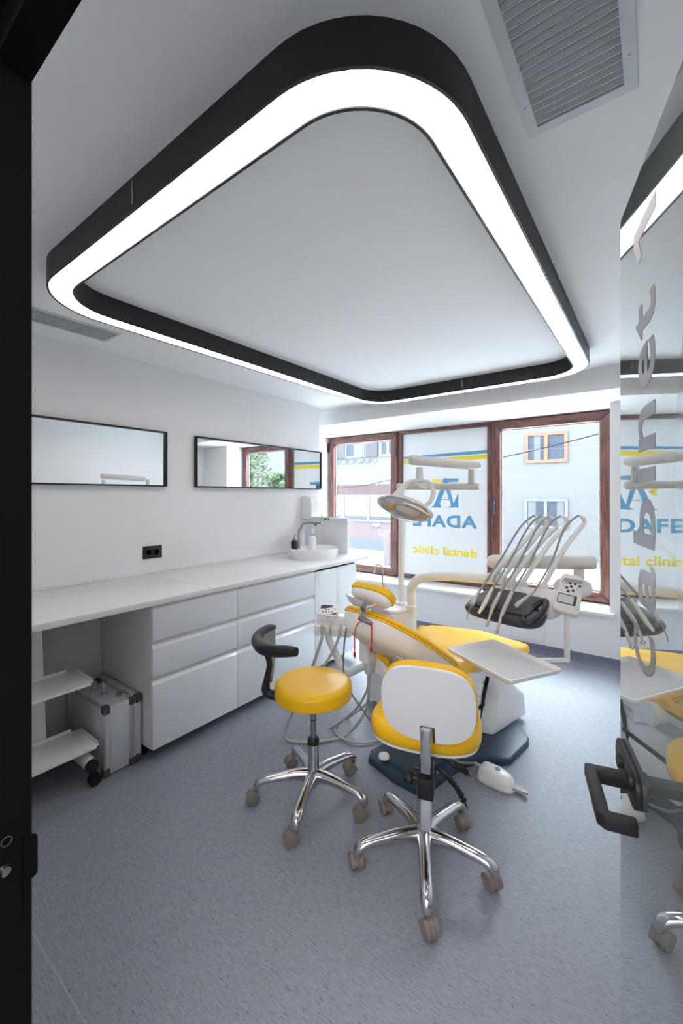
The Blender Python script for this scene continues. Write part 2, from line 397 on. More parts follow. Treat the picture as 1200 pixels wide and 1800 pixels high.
obj('rear_lock_plate', prism(B_(), rrect(.147, .059, .029, 8), frame_mx(DP(.074, hz, .008), -DD, UZ, DN), 0, .008, .0015), M['black'], leaf)
obj('lock_cylinder', cyl(B_(), DP(.045, hz, -.008), DP(.045, hz, -.014), .011), M['rubber'], pl)
bm = B_(); cyl(bm, DP(.112, hz+.008, -.008), DP(.112, hz+.008, -.013), .016)
obj('handle_rose', bm, M['black'], pl)
bm = B_(); hp = [DP(.118, hz+.008, -.012), DP(.118, hz+.008, -.066), DP(.235, hz+.008, -.066), DP(.24, hz+.006, -.02)]
prism(bm, [(0, 0), (0, .062), (.118, .062), (.128, .053), (.128, .013), (.112, .013), (.112, .045), (.021, .045), (.021, 0)],
      frame_mx(DP(.101, hz-.004, -.01), -DD, -DN, UZ), 0, .021, .003)
obj('door_lever', bm, M['black'], leaf)

# ================================================================== WINDOWS
def rect_frame(bm, x0, x1, z0, z1, w, y0, y1, bev=.006, wl=None, wr=None, wt=None, wb=None):
    wl = wl or w; wr = wr or w; wt = wt or w; wb = wb or w
    def pr(p): prism(bm, p, frame_mx((0, y1, 0), (1, 0, 0), (0, 0, 1), (0, -1, 0)), 0, y1-y0, bev)
    pr([(x0, z0), (x0+wl, z0+wb), (x0+wl, z1-wt), (x0, z1)]); pr([(x1, z0), (x1, z1), (x1-wr, z1-wt), (x1-wr, z0+wb)])
    return bm
def rect_frame_h(bm, x0, x1, z0, z1, w, y0, y1, bev=.006, wl=None, wr=None, wt=None, wb=None):
    wl = wl or w; wr = wr or w; wt = wt or w; wb = wb or w
    def pr(p): prism(bm, p, frame_mx((0, y1, 0), (1, 0, 0), (0, 0, 1), (0, -1, 0)), 0, y1-y0, bev)
    pr([(x0, z0), (x1, z0), (x1-wr, z0+wb), (x0+wl, z0+wb)]); pr([(x0, z1), (x0+wl, z1-wt), (x1-wr, z1-wt), (x1, z1)])
    return bm
def window(n, x0, x1, sash):
    fr_ = struct('window_%d' % n, rect_frame(B_(), x0, x1, ZS, ZB, .042, YW, YW+.07), M['woodv'])
    struct('frame_rail', rect_frame_h(B_(), x0, x1, ZS, ZB, .042, YW, YW+.07), M['woodh'], fr_)
    i = .042
    if sash:
        s = .012
        struct('sash', rect_frame(B_(), x0+s, x1-s, ZS+s, ZB-s, .088, YW-.022, YW+.05, .01), M['woodv'], fr_)
        struct('sash_rail', rect_frame_h(B_(), x0+s, x1-s, ZS+s, ZB-s, .088, YW-.022, YW+.05, .01), M['woodh'], fr_)
        i = .1
    bm = B_(); rect_frame(bm, x0+i-.004, x1-i+.004, ZS+i-.004, ZB-i+.004, .012, YW+.028, YW+.04, .001); rect_frame_h(bm, x0+i-.004, x1-i+.004, ZS+i-.004, ZB-i+.004, .012, YW+.028, YW+.04, .001)
    struct('gasket', bm, mat('grey_gasket', (170, 176, 178), .5), fr_)
    struct('glass_pane', box(B_(), x0+i, x1-i, YW+.034, YW+.04, ZS+i, ZB-i), M['glass'], fr_, smooth=False)
    return fr_
w1 = window(1, -3.583, -2.50, True)
w2 = window(2, -2.498, -1.392, False)
w3 = window(3, -1.39, -.305, True)
bm = B_(); cyl(bm, (-3.575, YW-.03, 2.05), (-3.575, YW-.03, 2.14), .009); box(bm, -3.585, -3.55, YW-.03, YW-.02, 2.03, 2.16, .002)
struct('hinge', bm, M['black'], w1)
hb = struct('handle', prism(B_(), rrect(.032, .085, .012), frame_mx((-1.345, YW-.022, 1.375), (1, 0, 0), (0, 0, 1), (0, -1, 0)), 0, .012, .002), M['navy'], w3)
bm = B_(); cyl(bm, (-1.345, YW-.03, 1.375), (-1.345, YW-.07, 1.375), .011)
tube(bm, cr([(-1.345, YW-.066, 1.392), (-1.345, YW-.07, 1.37), (-1.347, YW-.066, 1.32), (-1.348, YW-.058, 1.26)], 5), crs([.010, .013, .012, .008], 5), 12)
struct('handle_lever', bm, M['navy'], hb)
# printed film on the fixed pane (seen from inside, so it reads mirrored)
yf = YW+.0335
fx0, fx1 = -2.498+.05, -1.392-.044
struct('film', box(B_(), fx0, fx1, yf-.0005, yf, ZS+.046, ZB-.046), M['film'], w2, smooth=False)
def flat(pts, m, name, th=.0012):
    struct(name, prism(B_(), pts, frame_mx((0, yf-.0004, 0), (1, 0, 0), (0, 0, 1), (0, -1, 0)), 0, th), m, w2, smooth=False)
flat([(fx0, 1.892), (fx1, 1.902), (fx1, 1.94), (fx0, 1.918)], M['fblue'], 'blue_stripe')
flat([(fx0, 1.828), (fx1, 1.842), (fx1, 1.893), (fx0, 1.876)], M['fyel'], 'yellow_stripe')
mir = frame_mx((-1.549, yf-.0009, 1.088), (-1, 0, 0), (0, 0, 1), (0, -1, 0))
struct('lettering', text_bm('ADAFE', .773, .138, .0006, mir, .035, 1.12), M['fblue'], w2, smooth=False)
mir = frame_mx((-1.549, yf-.0009, .765), (-1, 0, 0), (0, 0, 1), (0, -1, 0))
struct('small_lettering', text_bm('dental clinic', .773, .10, .0006, mir, .034, 1.05), M['fyel'], w2, smooth=False)
for i, p in enumerate([[(-1.938,1.646),(-1.762,1.641),(-1.762,1.604),(-1.955,1.597)],
          [(-1.938,1.599),(-1.879,1.607),(-1.982,1.359),(-1.963,1.321),(-1.966,1.310),(-2.092,1.308),(-2.092,1.316),(-2.059,1.330)],
          [(-1.929,1.577),(-1.881,1.607),(-1.817,1.363),(-1.768,1.467),(-1.762,1.467),(-1.762,1.314),(-1.893,1.311),(-1.893,1.319),(-1.850,1.328),(-1.850,1.349)]]):
    flat(p, M['fblue'], 'logo_stroke')
flat([(-1.955,1.408),(-1.859,1.408),(-1.856,1.400),(-1.959,1.399)], M['fblue'], 'logo_crossbar')
flat([(-2.084,1.642),(-1.947,1.638),(-1.963,1.598),(-2.066,1.599)], M['fyel'], 'logo_star')
flat([(-2.092,1.534),(-2.092,1.441),(-2.013,1.484)], M['fyel'], 'logo_star')

# ================================================================== CEILING
# vents
def vent(name, x0, x1, y0, y1, border, along, label, pitch=.0205):
    t = thing(name, ((x0+x1)/2, (y0+y1)/2, H), label, 'vent', None)
    bm = B_(); Z0, Z1 = H-.004, H
    for a in ((x0, x0+border, y0, y1), (x1-border, x1, y0, y1), (x0+border, x1-border, y0, y0+border), (x0+border, x1-border, y1-border, y1)): box(bm, *a, Z0, Z1)
    obj('frame', bm, M['slat'], t, smooth=False)
    xi0, xi1, yi0, yi1 = x0+border, x1-border, y0+border, y1-border
    obj('duct', box(B_(), xi0, xi1, yi0, yi1, H+.08, H+.1), M['ventdark'], t, smooth=False)
    me = None; n = int(((yi1-yi0)-.006)/pitch)
    w = xi1-xi0
    bm = B_(); box(bm, 0, w, -.0064, .0064, -.0008, .0008, 0, Matrix.Translation((xi0, 0, H+.004)) @ Matrix.Rotation(math.radians(-52), 4, 'X')); box(bm, 0, w, .0040, .0062, -.0030, -.0012, 0, Matrix.Translation((xi0, 0, H)))
    s0 = obj('slat', bm, M['slat'], t, smooth=False)
    for k in range(n):
        s = s0 if k == 0 else s0.copy()
        if k: link(s)
        s.location = (0, yi1-.014-k*pitch, 0)
    for x in (x0+border/2, x1-border/2):
        for y in (y0+.1, y1-.1):
            obj('screw', lathe(B_(), [(.0, -.0015), (.0025, -.001), (.0035, 0)], (x, y, H-.004), 10), M['steel'], t)
    return t
vent('return_vent', -.267, -.031, .42, 1.188, .026, 'x', 'large white slatted ceiling vent at the top right, beside the light ring')
vent('supply_vent', -2.705, -2.50, .25, 1.20, .018, 'x', 'narrow white slatted ceiling vent near the left wall, behind the black door frame')

# light ring
RX0, RX1, RY0, RY1, RR = -2.178, -.335, .628, 3.39, .31
def rring(off, n=14):
    w, h = RX1-RX0-2*off, RY1-RY0-2*off
    return rrect(w, h, RR-off, n, (RX0+RX1)/2, (RY0+RY1)/2)
ZR0 = 2.298
t = thing('ring_lamp', ((RX0+RX1)/2, (RY0+RY1)/2, H), 'large black rounded rectangular ring lamp with pinkish white diffuser on the ceiling', 'ceiling lamp')
def wallring(bm, o1, o2, z0, z1):
    a, b = rring(o1), rring(o2); n = len(a)
    q = [[bm.verts.new((p[0], p[1], z)) for p in r] for r, z in ((a, z0), (a, z1), (b, z1), (b, z0))]
    for i in range(4):
        A, C = q[i], q[(i+1) % 4]
        for k in range(n): bm.faces.new((A[k], A[(k+1) % n], C[(k+1) % n], C[k]))
    return bm
bm = B_(); wallring(bm, 0, .008, ZR0, H); obj('outer_band', bm, M['black'], t, angle=50)
bm = B_(); wallring(bm, .090, .098, ZR0, H); obj('inner_band', bm, M['black'], t, angle=50)
bm = B_(); wallring(bm, .008, .090, ZR0+.02, ZR0+.024); obj('tray', bm, M['black'], t, angle=50)
# diffuser in segments with fine joints
a, b = rring(.0085), rring(.0895); n = len(a)
ac = [(a[i], b[i]) for i in range(n)]
def seg(i0, i1, f0=None, f1=None):
    idx = []
    i = i0
    while True:
        idx.append(i % n)
        if i % n == i1 % n: break
        i += 1
    A = [Vector(ac[k][0]) for k in idx]; Bp = [Vector(ac[k][1]) for k in idx]
    return A, Bp
def seg_mesh(A, Bp):
    bm = B_(); z = ZR0+.003
    va = [bm.verts.new((p.x, p.y, z)) for p in A]; vb = [bm.verts.new((p.x, p.y, z)) for p in Bp]
    va2 = [bm.verts.new((p.x, p.y, z+.004)) for p in A]; vb2 = [bm.verts.new((p.x, p.y, z+.004)) for p in Bp]
    for k in range(len(A)-1):
        bm.faces.new((va[k], va[k+1], vb[k+1], vb[k])); bm.faces.new((va2[k], vb2[k], vb2[k+1], va2[k+1]))
    return bm
q = 15
for c in range(4):
    A, Bp = seg(c*q, c*q+q-1)
    # shorten slightly for the joint
    obj('diffuser', seg_mesh(A, Bp), M['ring'], t, smooth=False)
    A, Bp = seg(c*q+q-1, (c+1)*q)
    mA, mB = (A[0]+A[1])/2, (Bp[0]+Bp[1])/2; dv = (A[1]-A[0]).normalized()*.0012
    obj('diffuser', seg_mesh([A[0]+dv, mA-dv], [Bp[0]+dv, mB-dv]), M['ring'], t, smooth=False)
    obj('diffuser', seg_mesh([mA+dv, A[1]-dv], [mB+dv, Bp[1]-dv]), M['ring'], t, smooth=False)
# joint plates
for p, ax in (((-1.245, RY0, 0), 'y'), ((-1.247, RY1-.098, 0), 'y')):
    x, y = p[0], p[1]
    yy = (y-.0006, y) if y < 1 else (y-.0006, y)
    obj('joint_strip', box(B_(), x-.0012, x+.0012, yy[0], yy[1], ZR0+.02, H-.012), M['slat'], t, smooth=False)

# ================================================================== MIRRORS (on left wall)
def mirror(name, y0, y1, label, tilt=0, lean=0):
    t = thing(name, (XL, (y0+y1)/2, 1.5), label, 'mirror', None)
    z0, z1, d, w = 1.515, 1.917, .036, .010
    bm = B_()
    box(bm, XL, XL+d, y0, y0+w, z0, z1, .001); box(bm, XL, XL+d, y1-w, y1, z0, z1, .001)
    box(bm, XL, XL+d, y0+w, y1-w, z0, z0+w, .001); box(bm, XL, XL+d, y0+w, y1-w, z1-w, z1, .001)
    obj('frame', bm, M['black'], t)
    bm = B_(); box(bm, 0, .004, -(y1-y0)/2+w, (y1-y0)/2-w, z0+w, z1-w, 0, Matrix.Translation((XL+.012, (y0+y1)/2, 1.716)) @ Matrix.Rotation(tilt, 4, 'Z') @ Matrix.Rotation(lean, 4, 'Y') @ Matrix.Translation((0, 0, -1.716)))
    obj('mirror_glass', bm, M['mirror'], t, smooth=False)
mirror('wall_mirror', .30, 1.708, 'long black framed wall mirror nearer the door, reflecting plain white wall', 0, .003)
mirror('wall_mirror', 1.953, 3.488, 'long black framed wall mirror nearer the window, reflecting the wooden window', -.0122, 0)
# ================================================================== SOCKET
t = thing('double_socket', (XL, 1.61, 1.04), 'black double power socket on the left wall above the worktop', 'socket')
pm = frame_mx((XL, 1.61, 1.043), (0, 1, 0), (0, 0, 1), (1, 0, 0))
obj('cover_plate', prism(B_(), rrect(.142, .09, .004, 3), pm, 0, .008, .0015), M['black'], t)
for k in (-.031, .031):
    o = obj('socket_insert', prism(B_(), rrect(.058, .058, .012, 4, k, 0), pm, .008, .010, .0008), M['rubber'], t)
    obj('plug_well', lathe(B_(), [(.0215, .0112), (.019, .0112), (.019, .010), (0, .010)], 0, 24, frame_mx((XL, 1.61+k, 1.043), (0, 1, 0), (0, 0, 1), (1, 0, 0))), M['black'], o)

# ================================================================== WORKTOP AND CABINETS
t = thing('worktop', (-2.5, 1.7, .86), 'long white stone worktop along the left wall carrying the basin', 'worktop')
for y0, y1 in ((.26, 1.569), (1.571, 3.263)):
    obj('slab', box(B_(), XL, -2.134, y0, y1, .862, .892, .002), M['quartz'], t)
    obj('upstand', box(B_(), XL, XL+.012, y0, min(y1, 3.245), .892, .905, .001), M['quartz'], t)
XC = -2.156
def cabinet(y0, y1, label, drawers=None, doors=0):
    t = thing('base_cabinet', (-2.5, (y0+y1)/2, 0), label, 'cabinet', None)
    c = .018
    bm = B_(); box(bm, -2.75, XC-.02, y0, y0+c, .08, .862); box(bm, -2.75, XC-.02, y1-c, y1, .08, .862)
    box(bm, -2.75, XC-.02, y0+c, y1-c, .08, .098); box(bm, -2.75, -2.742, y0+c, y1-c, .098, .862)
    obj('body', bm, M['melamine'], t, smooth=False)
    obj('plinth', box(B_(), XC-.15, XC-.135, y0, y1, 0, .08), M['black'], t, smooth=False)
    g = .0015
    if drawers:
        for z0, z1 in drawers:
            # front with bevelled finger grip along its top
            lip = .028
            pr = [(XC-.02, z0), (XC, z0), (XC, z1-.036), (XC-.017, z1-.016), (XC-.02, z1-.016)]
            bm = B_(); prism(bm, pr, frame_mx((0, y1-g, 0), (1, 0, 0), (0, 0, 1), (0, -1, 0)), 0, y1-y0-2*g, .0008)
            d = obj('drawer_front', bm, M['gloss'], t)
            obj('grip_channel', box(B_(), XC-.0205, XC-.012, y0+g, y1-g, z1-.016, z1+.002), M['greymel'], d, smooth=False)
    else:
        w = (y1-y0)/doors
        for k in range(doors):
            obj('door', box(B_(), XC-.02, XC, y0+k*w+g, y0+(k+1)*w-g, .08, .842, .0015), M['gloss'], t)
Z3 = [(.082, .473), (.477, .662), (.666, .872)]
cabinet(1.197, 1.766, 'gloss white three drawer cabinet beside the open knee space', [(.082, .464), (.470, .660), (.666, .874)])
cabinet(1.767, 2.534, 'gloss white three drawer cabinet behind the stool with the armrest', [(.082, .464), (.470, .660), (.666, .874)])
cabinet(2.535, 3.11, 'gloss white two door cabinet under the basin end', None, 2)
# knee space: back board and far side
t = thing('knee_space_board', (-2.75, .7, 0), 'grey shaded back board of the open space under the worktop', 'panel')
obj('board', box(B_(), -2.76, -2.746, .26, 1.195, .06, .862), M['greymel'], t, smooth=False)
obj('plinth', box(B_(), -2.76, -2.75, .26, 1.195, 0, .06), M['black'], t, smooth=False)

# splash panel at the counter end
t = thing('splash_panel', (-2.62, 3.25, .892), 'pale gloss splash screen panel standing at the window end of the worktop', 'panel')
obj('panel', box(B_(), -2.668, -2.345, 3.236, 3.254, .892, 1.205, .001), M['gloss'], t)
obj('panel', box(B_(), -2.89, -2.670, 3.236, 3.254, .892, 1.205, .001), M['gloss'], t)
obj('capping', box(B_(), -2.89, -2.34, 3.225, 3.262, 1.205, 1.236, .002), M['gloss'], t)
s = obj('sign', box(B_(), -2.66, -2.555, 3.2235, 3.225, 1.208, 1.232), M['green'], t, smooth=False)
bm = B_(); box(bm, -2.643, -2.625, 3.2225, 3.2235, 1.213, 1.228); box(bm, -2.607, -2.602, 3.2225, 3.2235, 1.213, 1.228); box(bm, -2.588, -2.57, 3.2225, 3.2235, 1.213, 1.228)
obj('pictogram', bm, M['white'], s, smooth=False)

# ================================================================== BASIN, FAUCET, BOTTLES, DISPENSER
bx, by = -2.485, 2.905
t = thing('basin', (bx, by, .892), 'round white porcelain vessel basin on the worktop', 'basin')
prof = [(.0, .012), (.09, .012), (.155, .03), (.198, .062), (.212, .084), (.216, .087), (.221, .087), (.224, .083), (.220, .03), (.214, .0), (.0, .0)]
obj('bowl', lathe(B_(), prof, (bx, by, .8925), 48), M['porcelain'], t, angle=60)
obj('drain', lathe(B_(), [(.0, .004), (.02, .004), (.024, .0)], (bx, by, .905), 20), M['chrome'], t)
bm = B_(); mo = frame_mx((bx-.196, by+.02, .950), (0, 1, 0), (.5, 0, .86), (.86, 0, -.5))
lathe(bm, [(.012, .003), (.009, .004), (.009, -.004)], 0, 20, mo); obj('overflow_ring', bm, M['chrome'], t)
ft = thing('faucet', (-2.80, 2.84, .892), 'brushed steel angled tap reaching over the basin', 'faucet')
fo = Vector((-2.685,2.925,0.840)); fo.z = .892
obj('base', lathe(B_(), [(0, 0), (.026, 0), (.026, .006), (.02, .01), (0, .01)], fo, 24), M['steel'], ft)
tip = Vector((-2.382,2.901,1.206))
bm = B_(); tube(bm, cr([fo+Vector((0, 0, .0)), fo+Vector((0, 0, .15)), fo+Vector((.0, 0, .215)), fo+Vector((.02, .005, .25)), fo.lerp(tip, .3)+Vector((0, 0, 0)) if False else Vector((fo.x+.07, fo.y+.01, tip.z-.012)), tip], 6), .0135, 16)
obj('spout', bm, M['steel'], ft)
obj('lever', tube(B_(), [tip+Vector((-.005, 0, .0)), tip+Vector((-.005, 0, .075))], [.006, .004], 10), M['steel'], ft)
obj('aerator', cyl(B_(), tip+Vector((-.07, -.008, -.012)), tip+Vector((-.07, -.008, -.03)), .009), M['darkmetal'], ft)
so = Vector((-2.657,2.833,0.948)); so.z = .892
t = thing('soap_dispenser', so, 'matt black soap pump bottle behind the basin', 'soap dispenser')
obj('bottle', lathe(B_(), [(0, 0), (.026, 0), (.03, .006), (.03, .13), (.024, .145), (.012, .15), (0, .15)], so, 28), M['leather'], t)
obj('pump', tube(tube(B_(), [so+Vector((0, 0, .15)), so+Vector((0, 0, .2))], .005, 10), [so+Vector((0, 0, .197)), so+Vector((.035, -.01, .197))], .004, 8), M['steel'], t)
obj('collar', lathe(B_(), [(.012, .15), (.013, .165), (.008, .17)], so, 20), M['steel'], t)
so = Vector((-2.608,3.032,0.904)); so.z = .892
t = thing('spray_bottle', so, 'translucent white spray bottle with a green neck ring behind the basin', 'bottle')
obj('bottle', lathe(B_(), [(0, 0), (.035, 0), (.037, .01), (.037, .14), (.028, .17), (.014, .185), (0, .185)], so, 28), M['white'], t)
obj('neck_ring', lathe(B_(), [(.014, .183), (.0165, .183), (.0165, .19), (.014, .19)], so, 20), M['green'], t)
obj('nozzle', lathe(B_(), [(.013, .19), (.010, .23), (.006, .255), (0, .257)], so, 16), M['white'], t)
# towel dispenser
t = thing('towel_dispenser', (XL, 3.32, 1.33), 'white paper towel dispenser on the wall above the basin', 'towel dispenser')
bm = B_(); prism(bm, [(0, .0), (.10, .0), (.128, .03), (.13, .19), (.118, .22), (0, .225)], frame_mx((XL, 3.44, 1.213), (1, 0, 0), (0, 0, 1), (0, -1, 0)), 0, .24, .006)
obj('housing', bm, M['white'], t)
bm = B_(); prism(bm, [(0, .03), (.036, .05), (.06, .12), (.09, .21), (.0, .22)], frame_mx((XL+.128, 3.2, 1.213), (0, 1, 0), (0, 0, 1), (1, 0, 0)), 0, .006, .001)
obj('front_relief', bm, M['gloss'], t)
obj('outlet', box(B_(), XL+.02, XL+.11, 3.24, 3.40, 1.211, 1.2135), M['darkmetal'], t, smooth=False)
obj('lock_button', cyl(B_(), (XL+.06, 3.3, 1.437), (XL+.06, 3.3, 1.447), .012), M['white'], t)

# ================================================================== ALUMINIUM CASE
cx0, cx1, cy0, cy1, cz0, cz1 = -2.70, -2.252, .993, 1.188, .006, .362
t = thing('aluminium_case', ((cx0+cx1)/2, (cy0+cy1)/2, 0), 'silver aluminium flight case standing on its end under the worktop', 'case')
obj('shell', box(B_(), cx0+.004, cx1-.004, cy0+.003, cy1-.003, cz0+.003, cz1-.003, .004), M['alupanel'], t)
bm = B_(); e = .014
for y in (cy0, cy1-e):
    box(bm, cx0, cx1, y, y+e, cz1-e, cz1, .004); box(bm, cx0, cx1, y, y+e, cz0, cz0+e, .004)
    box(bm, cx1-e, cx1, y, y+e, cz0, cz1, .004); box(bm, cx0, cx0+e, y, y+e, cz0, cz1, .004)
obj('edge_rail', bm, M['alu'], t)
bm = B_(); ym = cy0+.145
box(bm, cx1-.003, cx1+.002, ym-.014, ym-.002, cz0, cz1, .001); box(bm, cx1-.003, cx1+.002, ym+.002, ym+.012, cz0, cz1, .001)
box(bm, cx0, cx1, ym-.014, ym-.002, cz1-.003, cz1+.002, .001); box(bm, cx0, cx1, ym+.002, ym+.012, cz1-.003, cz1+.002, .001)
obj('split_rail', bm, M['alu'], t)
obj('end_strip', box(B_(), cx1-.002, cx1+.0015, cy0+.028, cy0+.034, cz0+.02, cz1-.02, .0005), M['alu'], t)
for y in (cy0+.014, ym, cy1-.014):
    for z in (cz0+.018, cz1-.018):
        bm = B_(); box(bm, cx1-.036 if y != ym else cx1-.02, cx1+.003, y-.017, y+.017, z-.021, z+.021, .006)
        obj('corner_cap', bm, M['darkmetal'], t)
hx = -2.47
for x in (hx-.055, hx+.055):
    obj('handle_mount', box(B_(), x-.012, x+.012, cy0+.055, cy0+.09, cz1-.001, cz1+.01, .003), M['chrome'], t)
obj('handle', tube(B_(), cr([(hx-.055, cy0+.072, cz1+.006), (hx-.05, cy0+.07, cz1+.05), (hx-.035, cy0+.068, cz1+.062), (hx+.035, cy0+.068, cz1+.062), (hx+.05, cy0+.07, cz1+.05), (hx+.055, cy0+.072, cz1+.006)], 5), .0055, 10), M['chrome'], t)
obj('handle_grip', tube(B_(), [(hx-.026, cy0+.068, cz1+.062), (hx+.026, cy0+.068, cz1+.062)], .0095, 14), M['rubber'], t)
for x in (hx-.13, hx+.13):
    k = obj('latch', box(B_(), x-.02, x+.02, cy0+.12, cy0+.155, cz1, cz1+.009, .003), M['chrome'], t)
    obj('latch_tongue', box(B_(), x-.012, x+.012, cy0+.105, cy0+.125, cz1+.003, cz1+.012, .002), M['steel'], k)

# ================================================================== SHELF TROLLEY (left, under worktop)
t = thing('shelf_trolley', (-2.38, .6, 0), 'white metal trolley with two tray shelves at the left under the worktop', 'trolley')
for z, y1, x1 in ((.512, .945, -2.258), (.19, .968, -2.248)):
    bm = B_(); x0 = -2.488
    box(bm, x0, x1, .30, y1, z, z+.004, .0015)
    box(bm, x1-.005, x1, .30, y1-.012, z-.012, z+.006, .002)         # front hem
    box(bm, x0, x0+.005, .30, y1-.04, z, z+.020, .002)               # rear lip
    box(bm, x0+.03, x1-.012, y1-.005, y1, z, z+.018, .002)           # side lip
    obj('shelf', bm, M['warmwhite'], t)
obj('upright_panel', prism(B_(), [(.30, .11), (.822, .11), (.795, .86), (.30, .86)], frame_mx((-2.495, 0, 0), (0, 1, 0), (0, 0, 1), (1, 0, 0)), -.018, 0, .001), M['warmwhite'], t)
obj('foot_tube', cyl(B_(), (-2.55, .925, .115), (-2.235, .925, .115), .030), M['warmwhite'], t)
obj('end_cap', cyl(B_(), (-2.235, .925, .115), (-2.222, .925, .115), .0305), M['rubber'], t)
k = obj('caster', box(B_(), -2.262, -2.238, .925, .95, .05, .088, .004), M['rubber'], t)
obj('wheel', cyl(B_(), (-2.265, .945, .0285), (-2.235, .945, .0285), .0285, n=20), M['rubber'], k)

# ================================================================== CASTER BASES
def caster(parent, p, ang, r=.026):
    """p: floor point under the stem; ang: trail direction"""
    d = Vector((math.cos(ang), math.sin(ang), 0)); s = Vector((-d.y, d.x, 0)); c = Vector(p)+d*.018+UZ*r
    bm = B_(); cyl(bm, Vector(p)+UZ*.045, Vector(p)+UZ*.072, .010, n=16)
    # hood: thick arc shell over the wheels
    n = 14; prof = []
    for k in range(n+1):
        a = math.radians(-20+200*k/n); prof.append((math.cos(a)*(r+.0045), math.sin(a)*(r+.0045)))
    poly = prof+[(-.006, -.006), (.01, -.010)]
    prism(bm, poly, frame_mx(c-s*.007, d, UZ, s), 0, .014, .001)
    o = obj('caster', bm, M['taupe'], parent)
    for q in (-1, 1):
        a0, a1 = c+s*q*.0075, c+s*q*.0235
        bm = B_(); ax = frame_mx(a0, d, UZ, s*q)
        lathe(bm, [(0, 0), (r-.001, 0), (r, .002), (r, .013), (r-.003, .0165), (r-.006, .0170), (0, .0175)], 0, 26, ax)
        obj('wheel', bm, M['taupe'], o)
        # outer hood half with dark gap
        bm = B_(); ax = frame_mx(a0+s*q*.0165, d, UZ, s*q)
        m_ = r+.0045; pts_ = [(math.cos(math.radians(a))*m_, math.sin(math.radians(a))*m_) for a in range(-10, 195, 12)]
        inn = [(math.cos(math.radians(a))*(r-.002), math.sin(math.radians(a))*(r-.002)) for a in range(190, -15, -12)]
        prism(bm, pts_+inn, ax, -.016, .001, .0005)
        obj('wheel_hood', bm, M['taupe'], o)
    return o
def star_base(t, c, tips, hub_r=.03, hub=(.085, .16), stance=.075):
    """tips: stem floor points"""
    c = Vector((c[0], c[1], 0))
    for p in tips:
        p = Vector((p[0], p[1], 0)); d = (p-c).normalized(); L = (p-c).length
        path = [c+d*.012+UZ*(hub[0]+.028), c+d*L*.3+UZ*(hub[0]+.036), c+d*L*.62+UZ*(hub[0]+.030), c+d*(L*.86)+UZ*(hub[0]+.021), c+d*(L*.975)+UZ*(hub[0]+.004), c+d*(L+.004)+UZ*(stance-.012)]
        rad = crs([.030, .025, .0225, .0225, .0225, .0165], 6)
        obj('leg', tube(B_(), cr(path, 6), rad, 16, flat=[1.15-.35*min(1, i/18) for i in range(31)], up=(0, 0, 1)), M['chrome'], t)
    return c

# ------------------------------------------------------------------ stool with torso support
c = Vector((-1.312, 1.532, 0))
t = thing('saddle_stool', c, 'round yellow stool with black curved armrest in front of the drawers', 'stool')
tips1 = [(c.x+.268*math.cos(math.radians(a)), c.y+.268*math.sin(math.radians(a))) for a in (-137, -65.5, 8, 80, 153)]
star_base(t, c, tips1)
for p, a in zip(tips1, (-2.2, -2.05, -2.25, -2.1, -2.0)): caster(t, (p[0], p[1], 0), a, .027)
obj('hub', lathe(B_(), [(0, .055), (.016, .055), (.02, .065), (.034, .09), (.034, .125), (.028, .14), (.026, .26), (.024, .268), (0, .268)], c, 28), M['chrome'], t)
obj('gas_sleeve', lathe(B_(), [(.0, .262), (.027, .262), (.028, .268), (.028, .285), (.024, .29), (0, .29)], c, 24), M['rubber'], t)
obj('gas_piston', lathe(B_(), [(0, .28), (.0135, .28), (.0135, .5), (0, .5)], c, 20), M['steel'], t)
obj('gas_band', lathe(B_(), [(.0135, .375), (.0142, .375), (.0142, .379), (.0135, .379)], c, 20), M['rubber'], t)
R_ = .184
prof = [(0, .494), (R_-.02, .494), (R_-.006, .4942), (R_-.002, .4955), (R_, .498), (R_, .502), (R_+.001, .51), (R_+.001, .52), (R_+.001, .538), (R_, .546), (R_-.002, .5515), (R_-.006, .557), (R_-.012, .5615), (R_-.020, .5645), (R_-.032, .5665), (R_-.05, .568), (R_-.09, .5692), (0, .570)]
o = obj('seat', lathe(B_(), prof, c, 64), M['yellow'], t, angle=60)
obj('seam', tube(B_(), [(c.x+(R_-.004)*math.cos(2*PI*k/64), c.y+(R_-.004)*math.sin(2*PI*k/64), .5535) for k in range(64)], .0014, 6, closed=True), M['yellow'], o)
obj('mechanism', lathe(B_(), [(0, .475), (.07, .475), (.08, .497), (0, .497)], c, 24), M['black'], t)
# torso support: bracket, upright, crescent bar
A0 = c+Vector((-.155, -.09, .46)); d0 = Vector((-.86, -.50, 0)).normalized()
lo = Vector((-1.476,1.419,0.497)); 
bm = B_(); tube(bm, cr([c+Vector((-.10, -.04, .487)), Vector((-1.431,1.427,0.493)), Vector((-1.454,1.398,0.504)), Vector((-1.478,1.380,0.528)), Vector((-1.468,1.381,0.592)), Vector((-1.456,1.384,0.653)), Vector((-1.464,1.378,0.696)), Vector((-1.479,1.367,0.728))], 5), crs([.016, .018, .021, .021, .0155, .0145, .0145, .016], 5), 14)
obj('upright', bm, M['leather'], t)
pc = [(-1.545,1.505,0.783), (-1.548,1.465,0.787), (-1.530,1.391,0.782), (-1.497,1.341,0.769), (-1.418,1.300,0.764), (-1.341,1.295,0.769), (-1.270,1.311,0.778), (-1.225,1.320,0.783)]
sup_o = obj('armrest', tube(B_(), cr(pc, 6), crs([.010, .018, .023, .026, .028, .0265, .0245, .019], 6), 18), M['leather'], t)
sh = [(-1.555,1.510,0.769), (-1.544,1.468,0.770), (-1.514,1.403,0.760), (-1.481,1.365,0.744)]
